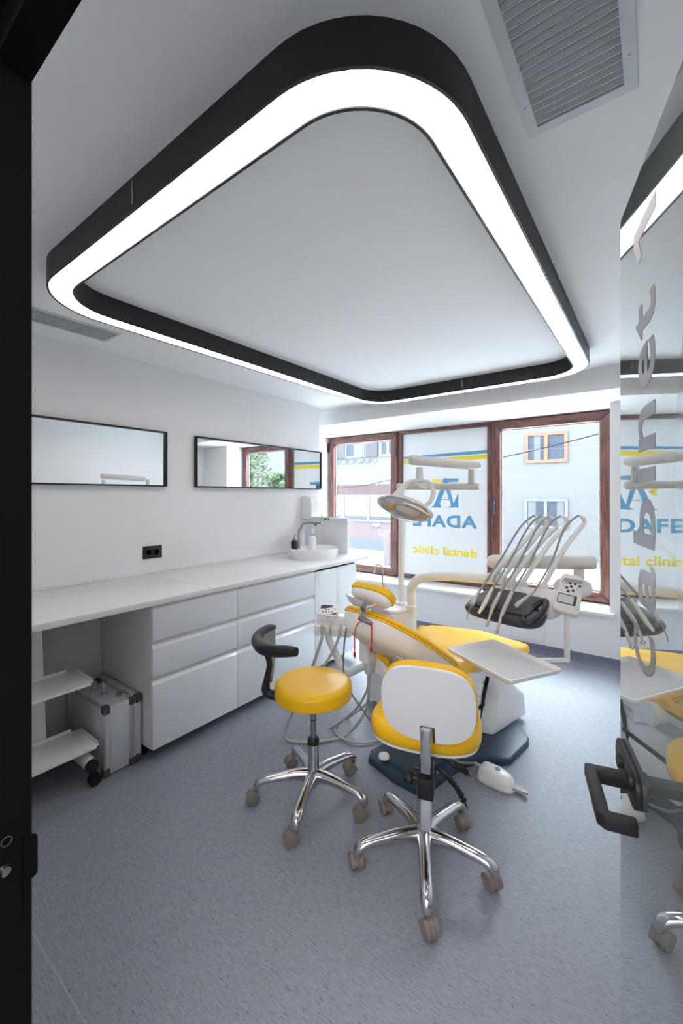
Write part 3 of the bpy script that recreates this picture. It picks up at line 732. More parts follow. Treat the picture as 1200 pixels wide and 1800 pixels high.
bm = B_(); top = cr([(-1.552,1.512,0.777), (-1.536,1.461,0.779), (-1.505,1.397,0.774), (-1.454,1.361,0.762)], 5); bot = cr([(-1.550,1.513,0.699), (-1.521,1.485,0.656), (-1.482,1.439,0.610), (-1.469,1.412,0.554)], 5)
va = [bm.verts.new(p) for p in top]; vb = [bm.verts.new(p) for p in bot]; off = Vector((-.006, -.004, 0))
vc = [bm.verts.new(p+off) for p in top]; vd = [bm.verts.new(p+off) for p in bot]
for k in range(len(va)-1):
    bm.faces.new((va[k], va[k+1], vb[k+1], vb[k])); bm.faces.new((vc[k], vd[k], vd[k+1], vc[k+1]))
    bm.faces.new((va[k], vc[k], vc[k+1], va[k+1])); bm.faces.new((vb[k], vb[k+1], vd[k+1], vd[k]))
bm.faces.new((va[0], vb[0], vd[0], vc[0])); bm.faces.new((va[-1], vc[-1], vd[-1], vb[-1]))
obj('inner_shell', bm, mat('grey_green_shell', (128, 138, 134), .4, var=.08), t)

# ------------------------------------------------------------------ operator chair
c = Vector((-.733, 1.525, 0))
t = thing('operator_chair', c, 'yellow seated operator chair with white shell backrest facing the camera', 'chair')
angs = (-134.5, -62, 8, 80, 153)
tips2 = [(c.x+.268*math.cos(math.radians(a)), c.y+.268*math.sin(math.radians(a))) for a in angs]
star_base(t, c, tips2)
for p, a in zip(tips2, (2.45, -.62, 2.55, -.6, 2.5)): caster(t, (p[0], p[1], 0), a, .027)
obj('hub', lathe(B_(), [(0, .055), (.018, .055), (.034, .09), (.034, .13), (.027, .15), (.026, .30), (.0, .30)], c, 28), M['chrome'], t)
obj('gas_piston', lathe(B_(), [(0, .29), (.0145, .29), (.0145, .475), (0, .475)], c, 20), M['steel'], t)
f = Vector((-.30, .954, 0)).normalized(); sd = Vector((f.y, -f.x, 0))      # f: facing, sd: right
# seat
so = c+f*.085+UZ*.500
outl = sup(.43, .40, 2.7, 56); outl = [(x*(1+.07*(-y/.2)), y) for x, y in outl]
smx = frame_mx(so, sd, f, UZ)
obj('seat_pan', stack(B_(), outl, [(.03, -.016), (.006, -.010), (.003, 0)], smx), M['warmwhite'], t)
def swarp(x, y): return -.010*(1-(x/.2)**2) if abs(x) < .2 else 0
obj('seat', stack(B_(), outl, [(.010, 0), (.0, .006), (-.002, .03), (.001, .048), (.012, .062), (.035, .069), (.09, .072)], smx), M['yellow'], t, angle=60)
# backrest
bo = Vector((-0.640,1.357,0.715)); 
tilt = math.radians(10); bup = (UZ*math.cos(tilt)-f*math.sin(tilt)).normalized(); bn = sd.cross(bup).normalized()
if bn.dot(f) > 0: bn = -bn                                                # bn points back to the camera
bmx = frame_mx(bo, sd, bup, sd.cross(bup))
sgn = 1 if sd.cross(bup).dot(f) > 0 else -1
outb = [(x*(1-.035*(y/.14)), y) for x, y in sup(.330, .282, 2.9, 60)]
def bwarp(x, y): return sgn*(.35*x*x+.15*y*y)*1.6
obj('back_cushion', stack(B_(), [(x*1.018, y*1.022) for x, y in outb], [(.012, sgn*.004), (.0, sgn*.010), (-.002, sgn*.03), (.006, sgn*.045), (.03, sgn*.055), (.08, sgn*.058)], bmx, bwarp), M['yellow'], t, angle=60)
# shell with a slot for the bar
def shell_slot(x, y): return abs(x) < .025 and y < -.085
t2 = bmesh.new(); NX, NY = 44, 40
def inb(x, y): return (abs(x)/(.165*(1-.035*(y/.14))))**2.9+(abs(y)/.141)**2.9
outs = [p for p in outb]
bot_cut = []
pts_ = []
for (x, y) in outb: pts_.append((x, y))
# build as strip columns so that the slot stays open
bm = B_(); xs = sorted(set([round(-.164+.328*k/40, 4) for k in range(41)]+[-.026, .026])); grid = {}
def yext(x):
    lo_, hi_ = 0, .141
    v = max(0.0, 1-(min(abs(x), .1649)/.165)**2.9); h = .141*v**(1/2.9); return max(h, .012)
cols = []
for x in xs:
    h = yext(x); y0 = -h; cols.append((x, [y0+(2*h)*k/20 for k in range(21)]))
def col_s(x):
    h = yext(x); return [-.078+(h+.078)*k/20 for k in range(21)]
def addstrip(xa, ya, xb, yb):
    F = []; Bk = []
    for (x, ys) in ((xa, ya), (xb, yb)):
        F.append([bm.verts.new(bmx @ Vector((x, y, bwarp(x, y)-sgn*.010))) for y in ys]); Bk.append([bm.verts.new(bmx @ Vector((x, y, bwarp(x, y)+sgn*.004))) for y in ys])
    for k in range(len(ya)-1):
        bm.faces.new((F[0][k], F[1][k], F[1][k+1], F[0][k+1])); bm.faces.new((Bk[0][k], Bk[0][k+1], Bk[1][k+1], Bk[1][k]))
    for k in (0, -1): bm.faces.new((F[0][k], Bk[0][k], Bk[1][k], F[1][k]))
    return F, Bk
for (xa, ya), (xb, yb) in zip(cols, cols[1:]):
    if xa >= -.0265 and xb <= .0265: addstrip(xa, col_s(xa), xb, col_s(xb))
    else: addstrip(xa, ya, xb, yb)
for x, ys in (cols[0], cols[-1]):
    F = [bm.verts.new(bmx @ Vector((x, y, bwarp(x, y)-sgn*.010))) for y in ys]; K = [bm.verts.new(bmx @ Vector((x, y, bwarp(x, y)+sgn*.004))) for y in ys]
    for k in range(20): bm.faces.new((F[k], F[k+1], K[k+1], K[k]))
bmesh.ops.remove_doubles(bm, verts=bm.verts, dist=.0003)
obj('back_shell', bm, M['gloss'], t, angle=50)
# chrome bar and clamp
bt = Vector((-0.628,1.322,0.653)); bb = Vector((-0.639,1.345,0.485))
barc = Matrix.Identity(4)
def barbox(a, b, w, d, up_n, bev=.004):
    a = Vector(a); b = Vector(b); z = (b-a).normalized(); x = Vector(up_n).cross(z).normalized(); y = z.cross(x); bm = B_()
    return box(bm, -w/2, w/2, -d/2, d/2, 0, (b-a).length, bev, frame_mx(a, x, y, z))
obj('back_bar', barbox(bb, bt, .036, .016, -f, .005), M['chrome'], t)
cb = Vector((-0.655,1.383,0.379)); ct = Vector((-0.655,1.383,0.497))
obj('clamp_block', barbox(Vector((cb.x, cb.y, .378)), Vector((cb.x, cb.y, .452)), .056, .06, -f, .006), M['rubber'], t)
obj('square_tube', barbox(Vector((cb.x, cb.y, .262)), Vector((cb.x, cb.y, .382)), .036, .03, -f, .003), M['alu'], t)
obj('clamp_neck', barbox(Vector((cb.x, cb.y, .44))+f*.01, Vector((cb.x, cb.y, .50))+f*.01, .05, .045, -f, .006), M['rubber'], t)
for q_ in (-.022, .022): obj('slot_bracket', barbox(bmx @ Vector((q_, -.139, -sgn*.002)), bmx @ Vector((q_, -.080, -sgn*.002)), .008, .010, -f, .001), M['darkmetal'], t)
obj('neck_screw', tube(B_(), [Vector((cb.x, cb.y, .47))-sd*.02, Vector((cb.x, cb.y, .47))-sd*.034, Vector((cb.x, cb.y, .47))-sd*.045], [.008, .011, .009], 12), M['rubber'], t)
cc = Vector((cb.x, cb.y, .432))
k = obj('knob_stem', cyl(B_(), cc-sd*.02, cc-sd*.052, .011), M['rubber'], t)
obj('knob', tube(B_(), [cc-sd*.048, cc-sd*.052, cc-sd*.076, cc-sd*.080], [.020, .0245, .0245, .021], 8), M['rubber'], t)
obj('plate', barbox(c+UZ*.470+f*.03, c+UZ*.486+f*.03, .15, .2, -f, .003), M['black'], t)
def lever(pts, rs):
    o = obj('lever', tube(B_(), cr(pts, 6), crs(rs, 6), 12, flat=.7), M['rubber'], t)
    q = cr(pts, 6); bm = B_()
    for i in range(8, 22, 2):
        tube(bm, [q[i], q[i]+(q[i+1]-q[i]).normalized()*.0025], .0118, 12)
    obj('grip_rib', bm, M['rubber'], o)
lever([(-0.661,1.479,0.420), (-0.640,1.494,0.405), (-0.607,1.518,0.365), (-0.585,1.535,0.322), (-0.565,1.550,0.272)], [.013, .012, .0115, .010, .003])
lever([(-0.672,1.570,0.413), (-0.647,1.588,0.393), (-0.624,1.606,0.373), (-0.606,1.619,0.364), (-0.586,1.634,0.339)], [.012, .012, .0115, .011, .003])
obj('pivot', lathe(B_(), [(0, .004), (.005, .003), (.006, 0)], 0, 12, frame_mx(Vector((-0.648,1.456,0.424)), sd, UZ, -f)), M['chrome'], t)

# ================================================================== DENTAL CHAIR
O = Vector((-1.07, 1.91, 0)); A = Vector((.208, .978, 0)).normalized(); P = Vector((A.y, -A.x, 0))
def CH(s, w, z): return O+A*s+P*w+UZ*z
t = thing('dental_chair', CH(.45, 0, 0), 'reclined yellow and white dental treatment chair on a slate base plate', 'dental chair')
cmx = frame_mx(O, P, A, UZ)
plate = [(-.19, .0), (-.15, -.05), (.05, -.06), (.19, -.02), (.215, .05), (.23, .22), (.26, .36), (.34, .46), (.37, .62), (.40, .80), (.36, .90), (.20, .93), (-.2, .93), (-.2, .1)]
plate = [(-.205, .02), (-.17, -.035), (.02, -.055), (.165, -.035), (.192, .03), (.19, .18), (.195, .30), (.215, .38), (.26, .44), (.325, .485), (.345, .53), (.335, .76), (.318, .80), (.19, .93), (-.2, .93)]
obj('base_plate', stack(B_(), plate, [(0, .0), (0, .028), (.006, .036), (.02, .040)], cmx), M['slate'], t, angle=25)
obj('base_rim', stack(B_(), [(-.13, .02), (-.10, -.01), (.09, -.01), (.12, .03), (.12, .3), (-.13, .3)], [(0, .038), (.008, .056), (.02, .062)], cmx), M['slate'], t, angle=25)
obj('base_cap', lathe(B_(), [(0, .012), (.014, .012), (.016, .016), (.026, .014), (.03, .0)], CH(-.005, -.085, .06), 24), M['white'], t)
# cover over the lift motor
def hull(parent, name, pts, m, bev):
    bm = B_(); vs = [bm.verts.new(p) for p in pts]; r = bmesh.ops.convex_hull(bm, input=vs)
    bmesh.ops.dissolve_limit(bm, angle_limit=.02, verts=bm.verts, edges=bm.edges)
    bmesh.ops.bevel(bm, geom=bm.edges[:], offset=bev, segments=4, affect='EDGES', profile=.5)
    return obj(name, bm, m, parent, angle=60)
hull(t, 'motor_cover', [CH(.645, .18, .035), CH(1.06, .185, .02), CH(1.06, -.2, .02), CH(.56, -.05, .035), CH(.56, -.2, .035), CH(.735, .168, .272), CH(1.05, .175, .175), CH(1.05, -.2, .175), CH(.80, .02, .345), CH(.80, -.2, .345), CH(.95, .03, .29), CH(.95, -.2, .29)], M['white'], .02)
hull(t, 'lift_body', [CH(.30, -.13, .04), CH(.60, -.13, .04), CH(.30, .13, .04), CH(.60, .13, .04), CH(.36, -.13, .20), CH(.36, .13, .20), CH(.64, .13, .20), CH(.64, -.13, .20)], M['white'], .015)
hull(t, 'lift_arm', [CH(.34, -.12, .215), CH(.36, .13, .215), CH(.64, .13, .215), CH(.64, -.12, .215), CH(.30, -.12, .34), CH(.32, .13, .34), CH(.66, .13, .32), CH(.66, -.12, .32)], M['white'], .015)
obj('gasket', box(B_(), -.125, .128, .33, .645, .196, .219, .003, cmx), M['rubber'], t)
obj('gasket', barbox(Vector((-0.840,2.456,0.074)), Vector((-0.789,2.494,0.382)), .012, .02, P, .002), M['rubber'], t)
obj('seat_beam', box(B_(), -.12, .12, .15, .72, .33, .47, .02, cmx), M['white'], t)
k = obj('hinge_drum', cyl(B_(), CH(.30, .0, .475), CH(.30, .265, .475), .052, n=40), M['white'], t)
obj('drum_cap', lathe(B_(), [(.046, -.002), (.046, .004), (.04, .006), (0, .007)], 0, 32, frame_mx(CH(.30, .265, .475), A, UZ, P)), M['gloss'], k)
hull(t, 'drum_link', [CH(.33, .15, .40), CH(.45, .15, .34), CH(.33, .22, .40), CH(.45, .22, .34), CH(.32, .15, .53), CH(.50, .15, .53), CH(.32, .22, .53), CH(.50, .22, .53)], M['warmwhite'], .015)
# seat
def shape_pad(parent, name, outline, mx, levels, m, warp=None, ang=60):
    return obj(name, stack(B_(), outline, levels, mx, warp), m, parent, angle=ang)
so = [(-.245, .10), (-.25, .3), (-.27, .48), (-.27, .60), (.25, .60), (.25, .48), (.24, .3), (.235, .14), (.19, .09), (-.19, .08)]
so = [(p.x, p.y) for p in cr([(x, y, 0) for x, y in so], 5, True)]
seatmx = cmx @ Matrix.Translation((0, 0, .50))
obj('seat_shell', stack(B_(), so, [(.05, -.05), (.02, -.035), (.012, 0)], seatmx), M['warmwhite'], t)
obj('seat_cushion', stack(B_(), so, [(.006, 0), (-.002, .02), (.0, .05), (.012, .070), (.05, .082)], seatmx, lambda x, y: .02*abs(x)/.25), M['yellow'], t, angle=60)
# leg rest
lo_ = [(-.27, .50), (-.285, .66), (-.275, .85), (-.25, 1.03), (-.215, 1.16), (-.12, 1.21), (0, 1.22), (.10, 1.20), (.165, 1.14), (.195, 1.0), (.235, .85), (.25, .66), (.25, .50), (0, .48)]
lo_ = [(p.x, p.y) for p in cr([(x, y, 0) for x, y in lo_], 4, True)]
def lw(x, y): return -.24*max(0, y-.66)+(.018*(abs(x)/.25)**2)
legmx = cmx @ Matrix.Translation((0, 0, .505))
obj('leg_shell', stack(B_(), lo_, [(.05, -.025), (.02, -.018), (.012, 0)], legmx, lw), M['warmwhite'], t)
obj('leg_cushion', stack(B_(), lo_, [(.006, 0), (-.002, .015), (.0, .040), (.012, .056), (.05, .066)], legmx, lw), M['yellow'], t, angle=60)
# armrest stub at the far side near the head
ar = obj('armrest_base', hull(t, 'armrest_base', [CH(.02, -.30, .36), CH(.16, -.30, .36), CH(.02, -.22, .36), CH(.16, -.22, .36), CH(0, -.31, .50), CH(.17, -.31, .47), CH(0, -.21, .50), CH(.17, -.21, .47)], M['warmwhite'], .012).data and B_() or B_(), M['warmwhite'], t) if False else hull(t, 'armrest_base', [Vector((-1.224,1.957,0.574)), Vector((-1.146,1.952,0.532)), Vector((-1.231,1.951,0.478)), Vector((-1.101,1.923,0.469)), Vector((-1.288,2.059,0.529)), Vector((-1.211,2.116,0.486)), Vector((-1.296,2.053,0.437)), Vector((-1.211,2.116,0.404))], M['warmwhite'], .008)
hull(t, 'armrest_pad', [Vector((-1.221,1.934,0.579)), Vector((-1.216,1.962,0.593)), Vector((-1.128,1.928,0.581)), Vector((-1.126,1.930,0.545)), Vector((-1.296,2.053,0.535)), Vector((-1.280,2.065,0.555)), Vector((-1.217,2.112,0.509)), Vector((-1.217,2.112,0.476))], M['yellow'], .006)
# backrest
bs = math.atan(.704); bA = (A*math.cos(bs)-UZ*math.sin(bs)).normalized(); bN = P.cross(bA).normalized()
if bN.z < 0: bN = -bN
bk0 = CH(0, 0, .716)                              # point of the pad rim plane
sg = 1 if P.cross(bA).dot(bN) > 0 else -1
bkmx = frame_mx(bk0, P, bA, P.cross(bA))
k_ = 1/math.cos(bs)
bo_ = [(-.10, -.235), (-.155, -.215), (-.185, -.16), (-.23, -.05), (-.25, .08), (-.235, .20), (-.15, .26), (0, .27), (.15, .26), (.235, .20), (.25, .08), (.235, -.05), (.20, -.13), (.12, -.215), (.02, -.232)]
bo_ = [(p.x, p.y*k_) for p in cr([(x, y, 0) for x, y in bo_], 5, True)]
obj('back_shell', stack(B_(), bo_, [(.10, -sg*.098), (.06, -sg*.092), (.032, -sg*.075), (.014, -sg*.045), (.004, -sg*.02), (.002, -sg*.006)], bkmx), M['warmwhite'], t, angle=60)
obj('back_piping', stack(B_(), bo_, [(.004, -sg*.008), (-.005, -sg*.004), (-.005, sg*.003), (.004, sg*.007)], bkmx), M['yellow'], t, angle=60)
obj('back_cushion', stack(B_(), bo_, [(.006, sg*.006), (.0, sg*.010), (.001, sg*.018), (.012, sg*.028), (.05, sg*.034)], bkmx), M['yellow'], t, angle=60)
# raised rib on the shell
def BK(s, w, n): return bk0+P*w+bA*(s*k_)+bN*n
obj('shell_rib', tube(B_(), cr([BK(-.19, .03, -.05), BK(-.10, .08, -.085), (BK(.02, .13, -.097)), BK(.10, .15, -.094), BK(.16, .14, -.09)], 6), crs([.012, .017, .019, .019, .016], 6), 12, flat=.6), M['warmwhite'], t)
# headrest
hc = Vector((-1.093,1.717,0.966)); hs = math.radians(48)
hA = (A*math.cos(hs)-UZ*math.sin(hs)).normalized(); hN = P.cross(hA).normalized(); sh_ = 1
if hN.z < 0: hN = -hN; sh_ = -1
hmx = frame_mx(hc, P, hA, P.cross(hA))
ho = [(-.135, -.045), (-.10, -.062), (0, -.068), (.09, -.06), (.135, -.03), (.140, .02), (.11, .055), (.04, .068), (-.05, .062), (-.11, .035), (-.14, -.01)]
ho = [(p.x*.88, p.y*.92) for p in cr([(x, y, 0) for x, y in ho], 5, True)]
obj('headrest_shell', stack(B_(), ho, [(.05, -sh_*.040), (.025, -sh_*.036), (.012, -sh_*.022), (.008, -sh_*.004)], hmx), M['warmwhite'], t, angle=60)
obj('headrest_cushion', stack(B_(), ho, [(.012, -sh_*.008), (.0, -sh_*.004), (-.002, sh_*.012), (.003, sh_*.028), (.02, sh_*.038)], hmx), M['yellow'], t, angle=60)
# bracket
b0 = Vector((-1.124,1.669,0.859)); b1 = Vector((-1.093,1.661,0.969))
br = obj('headrest_bracket', barbox(b0, b1, .036, .008, -A, .003), M['alu'], t)
obj('bracket_disc', lathe(B_(), [(.017, 0), (.017, .006), (.012, .009), (0, .010)], 0, 24, frame_mx(Vector((-1.104,1.653,0.917)), P, UZ, -A)), M['steel'], br)
obj('bracket_lever', tube(B_(), cr([(-1.089,1.651,0.923), (-1.066,1.669,0.931), (-1.047,1.689,0.940)], 4), .005, 8), M['lampwhite'], br)
obj('bracket_clamp', barbox(Vector((-1.131,1.651,0.870)), Vector((-1.061,1.666,0.847)), .02, .02, UZ, .003), M['steel'], t)
# red cords of the bib holder
for pts in ([(-1.107,1.644,0.865), (-1.124,1.626,0.840), (-1.129,1.615,0.799), (-1.129,1.615,0.716)], [(-1.061,1.642,0.863), (-1.052,1.642,0.846), (-1.049,1.638,0.795), (-1.051,1.636,0.753)]):
    k = one('bib_cord', tube(B_(), cr(pts, 6), .0028, 8), M['red'], 'red bib cord hanging on the %s side of the headrest bracket' % ('left' if pts[0] == (-1.107,1.644,0.865) else 'right'), 'cord', 'red bib cords')
    e = Vector(pts[-1])
    kk = obj('clip', box(B_(), -.006, .006, -.004, .004, -.022, 0, .003, Matrix.Translation(e)), M['red'], k)
    obj('clip_jaw', box(B_(), -.004, .004, -.003, .003, -.030, -.021, .001, Matrix.Translation(e)), M['steel'], kk)

# ================================================================== SPITTOON UNIT
C = Vector((-1.49, 2.58, 0))
t = thing('spittoon_unit', C, 'white spittoon cabinet with glass bowl and posts behind the dental chair', 'dental unit')
umx = frame_mx(C, P, A, UZ)
hull(t, 'cabinet_body', [C+P*x+A*y+UZ*z for x, y, z in [(-.13, -.12, .02), (.15, -.15, .02), (.15, .12, .02), (-.13, .12, .02), (-.13, -.12, .66), (.145, -.14, .655), (.145, .11, .685), (-.13, .11, .685)]], M['white'], .02)
obj('tray_ledge', stack(B_(), sup(.30, .26, 4, 32), [(.0, .66), (-.003, .672), (.006, .682)], umx), M['white'], t)
bw = Vector((-1.587,2.384,0.772)); bw = Vector((bw.x, bw.y, .690))
bowl = obj('rinse_bowl', lathe(B_(), [(0, .0), (.05, .0), (.075, .015), (.105, .045), (.122, .080), (.126, .092), (.121, .092), (.116, .080), (.098, .047), (.065, .020), (0, .012)], bw+Vector((0, 0, .0)), 36), M['porcelain'], t, angle=60)
obj('bowl_support', cyl(B_(), bw-UZ*.03, bw+UZ*.003, .045), M['white'], t)
fp = [(-1.531,2.538,0.671), (-1.534,2.536,0.814), (-1.534,2.536,0.914), (-1.541,2.531,0.954), (-1.546,2.502,0.970), (-1.552,2.473,0.957), (-1.553,2.460,0.916)]
obj('cup_filler', tube(B_(), cr(fp, 5), .006, 10), M['chrome'], t)
obj('filler_base', lathe(B_(), [(.018, -.01), (.018, .0), (.010, .008), (0, .01)], Vector((-1.534,2.536,0.790)), 16), M['white'], t)
PB = Vector((-1.43, 2.615, 0))
obj('pole_collar', lathe(B_(), [(.036, .66), (.036, .70), (.028, .706), (.02, .706)], PB, 24), M['white'], t)
ab = Vector((-1.338, 2.59, .66))
obj('arm_collar', lathe(B_(), [(.036, 0), (.036, .035), (.029, .042)], ab, 24), M['white'], t)
obj('delivery_arm', tube(B_(), cr([ab, ab+UZ*.09, ab+UZ*.15, Vector((-1.268,2.523,0.885)), Vector((-1.190,2.506,0.923)), Vector((-1.086,2.509,0.940)), Vector((-0.924,2.518,0.949)), Vector((-0.758,2.554,0.949))], 8), .030, 20), M['warmwhite'], t)

# ================================================================== OPERATING LAMP
LH = Vector((-1.049,1.963,1.408))
t = thing('operating_lamp', PB+UZ*.7, 'pale grey operating lamp on a jointed arm above the headrest', 'operating lamp')
zt = 1.514
obj('pole', cyl(B_(), PB+UZ*.69, PB+UZ*(zt+.02), .0195, n=24), M['warmwhite'], t)
E1 = Vector((-0.889,2.643,1.507))
dirl = (E1-Vector((PB.x, PB.y, zt))).normalized()
st = Vector((PB.x, PB.y, zt))
obj('lower_arm', tube(B_(), [st-dirl*.03, st-dirl*.026, E1-dirl*.006, E1], [.018, .0225, .0225, .018], 20), M['lampwhite'], t)
j1 = Vector((-0.937,2.633,1.526))
obj('joint_post', lathe(B_(), [(.020, .0), (.020, .04), (.0215, .041), (.0215, .043), (.020, .044), (.018, .10)], Vector((j1.x, j1.y, 1.53)), 20), M['lampwhite'], t)
U0 = Vector((-0.885,2.621,1.635)); U1 = Vector((-1.067,2.049,1.645)); du = (U1-U0).normalized()
obj('upper_arm', tube(B_(), [U0-du*.002, U0+du*.010, U0+du*.025, U1-du*.02, U1-du*.006, U1], [.018, .025, .0275, .0275, .025, .018], 20), M['lampwhite'], t)
obj('arm_seam', tube(B_(), [U1-du*.055, U1-du*.052], .0281, 20), M['lampwhite'], t)
y0_ = Vector((-1.030,2.089,1.602)); y1_ = Vector((-1.025,2.080,1.527))
obj('head_post', tube(B_(), [y0_, y0_.lerp(y1_, .55), y0_.lerp(y1_, .58), y1_], [.0185, .0195, .0205, .0205], 20), M['lampwhite'], t)
obj('yoke', tube(B_(), cr([(-1.008,2.093,1.527), (-1.038,2.058,1.527), (-1.063,2.014,1.514), (-1.082,1.975,1.480), (-1.092,1.930,1.441), (-1.096,1.902,1.412)], 6), crs([.014, .019, .021, .022, .024, .02], 6), 14, flat=.7), M['lampwhite'], t)
obj('yoke_shield', tube(B_(), cr([(-1.058,2.043,1.524), (-1.019,2.047,1.511), (-0.990,2.056,1.489), (-0.971,2.071,1.492)], 5), crs([.008, .016, .015, .006], 5), 12, flat=.6), M['lampwhite'], t)
obj('yoke_handle', tube(B_(), cr([(-1.013,2.089,1.530), (-0.979,2.089,1.523), (-0.954,2.084,1.496), (-0.940,2.069,1.459), (-0.941,2.043,1.423), (-0.956,2.007,1.397)], 6), crs([.011, .0145, .015, .0145, .013, .010], 6), 14, flat=.7), M['lampwhite'], t)
# head: shallow dome over an open glass reflector, tilted down to the chair
hx_ = (Vector((-0.927,1.978,1.351))-Vector((-1.160,1.905,1.417))).normalized()
hz_ = Vector((-.10, .62, .78)); hz_ = (hz_-hx_*hz_.dot(hx_)).normalized(); hy_ = hz_.cross(hx_)
lc = Vector((-1.042,1.943,1.385)); lmx = frame_mx(lc, hx_, hy_, hz_)
oh = [(x, y) for x, y in sup(.275, .165, 2.05, 56)]
bm = B_(); prs = [(.0, -.004), (-.002, .004), (.010, .020), (.028, .036), (.050, .048), (.072, .053)]
hd = obj('lamp_head', stack(bm, oh, prs, lmx), M['lampwhite'], t, angle=60)
# bowl shaped clear cover below, silver reflector inside
def cup(levels):
    bm = B_(); rings = [[bm.verts.new(lmx @ Vector((q.x, q.y, z))) for q in ([Vector(p) for p in oh] if abs(i_) < 1e-9 else inset(oh, i_))] for i_, z in levels]
    for a, b in zip(rings, rings[1:]):
        for k in range(len(oh)): bm.faces.new((a[k], a[(k+1) % len(oh)], b[(k+1) % len(oh)], b[k]))
    bm.faces.new(rings[-1]); return bm
obj('reflector', cup([(.010, -.0045), (.030, -.0050), (.055, -.0055)]), mat('facet_reflector', (226, 226, 226), .22, metal=.9), hd)
obj('lens_cover', cup([(.001, -.006), (.004, -.018), (.014, -.032), (.030, -.042), (.055, -.047)]), M['clear'], hd, angle=60)
obj('lens_rim', tube(B_(), [lmx @ Vector((p[0], p[1], -.005)) for p in oh], .0042, 8, closed=True), M['chrome'], hd)
obj('lens_seam', tube(B_(), [lmx @ Vector((p[0], p[1], -.033)) for p in inset(oh, .016)], .0016, 6, closed=True), M['chrome'], hd)
obj('bulb_shield', stack(B_(), sup(.13, .06, 2.2, 32), [(0, -.008), (.006, -.020), (.018, -.026)], lmx @ Matrix.Translation((.02, .0, 0))), M['lampwhite'], hd)
obj('bulb', cyl(B_(), lmx @ Vector((-.085, .0, -.012)), lmx @ Vector((-.055, .0, -.016)), .015), mat('amber_bulb', (232, 180, 90), .4), hd)
for sx in (-1, 1):
    tube_pts = [lmx @ Vector((sx*(.135+xx), yy, .0)) for yy, xx in ((-.045, -.018), (-.025, -.003), (.0, .003), (.025, -.003), (.045, -.018))]
    obj('head_cap', tube(B_(), cr(tube_pts, 4), crs([.004, .011, .014, .011, .004], 4), 12), M['lampwhite'], hd)
obj('grip', tube(B_(), cr([(-1.017,1.874,1.410), (-0.974,1.869,1.405), (-0.926,1.879,1.383), (-0.894,1.928,1.351)], 5), crs([.005, .013, .013, .004], 5), 12, flat=.4), M['lampwhite'], hd)

# ================================================================== DELIVERY (INSTRUMENT) UNIT
DO = Vector((-.56, 2.06, .95))
t = thing('instrument_unit', Vector((-.56, 2.1, .88)), 'charcoal and white dental instrument unit on an arm in front of the window', 'instrument unit')
L0, L1 = Vector((-0.787,2.532,1.057)), Vector((-0.256,2.555,1.098)); dl = (L1-L0).normalized()
obj('balance_arm', tube(B_(), [L0-dl*.012, L0-dl*.004, L0+dl*.02, L1-dl*.02, L1+dl*.004, L1+dl*.012], [.022, .033, .039, .039, .033, .022], 20, flat=1.0), M['lampwhite'], t)
obj('arm_joint', cyl(B_(), Vector((-0.755,2.556,1.040)), Vector((-0.755,2.556,0.959)), .024), M['steel'], t)
obj('end_joint', lathe(B_(), [(.026, .0), (.026, -.02), (.027, -.021), (.026, -.022), (.026, -.05)], Vector((-0.320,2.507,1.065)), 24), M['lampwhite'], t)
# housing
slope = math.radians(16); dA = (A*math.cos(slope)+UZ*math.sin(slope)).normalized(); dN = P.cross(dA)
D0 = Vector((-0.720,2.033,0.911))        # near-left corner of the pad
dmx_ = frame_mx(D0, P, dA, dN)
hull(t, 'body', [dmx_ @ Vector(v) for v in [(-.02, .10, -.05), (.33, .08, -.05), (.36, .14, -.05), (-.02, .22, -.05), (.33, .27, -.05), (-.03, .10, .0), (-.0, .235, .015), (.36, .10, .0), (.38, .2, .02), (.33, .28, .02)]], M['lampwhite'], .018)
hull(t, 'rear_pod', [Vector((-0.427,2.364,1.022)), Vector((-0.253,2.556,0.982)), Vector((-0.261,2.551,0.928)), Vector((-0.401,2.321,0.929)), Vector((-0.337,2.494,1.036)), Vector((-0.344,2.364,0.924)), Vector((-0.402,2.758,0.949)), Vector((-0.316,2.760,0.959)), Vector((-0.316,2.760,0.884)), Vector((-0.420,2.682,0.884))], M['lampwhite'], .02)
# dark tray with handle loop
outd = [(-.045, .01), (-.045, .12), (-.02, .175), (.0, .17), (.28, .17), (.30, .10), (.335, .085), (.35, .07), (.352, .012), (.32, -.03), (.24, -.045), (.05, -.04), (-.02, -.02)]
outd = [(p.x*.94, p.y) for p in cr([(x, y, 0) for x, y in outd], 4, True)]
obj('dark_tray', stack(B_(), outd, [(.02, -.045), (.004, -.035), (.0, -.015), (.004, -.004), (.014, .0)], dmx_), M['darkpad'], t, angle=50)
obj('instrument_pad', stack(B_(), rrect(.275, .19, .02, 5, .135, .098), [(0, -.004), (-.001, .008), (.006, .014)], dmx_), mat('charcoal_silicone', (62, 62, 68), .5), t, angle=50)
lp = [dmx_ @ Vector(v) for v in [(.262, .075, .0), (.285, .115, .022), (.312, .112, .032), (.325, .06, .022), (.318, .0, .006), (.290, -.034, -.006), (.262, -.020, -.006), (.256, .03, -.002)]]
obj('grab_handle', tube(B_(), cr(lp, 5, True), .0135, 12, closed=True), M['leather'], t)
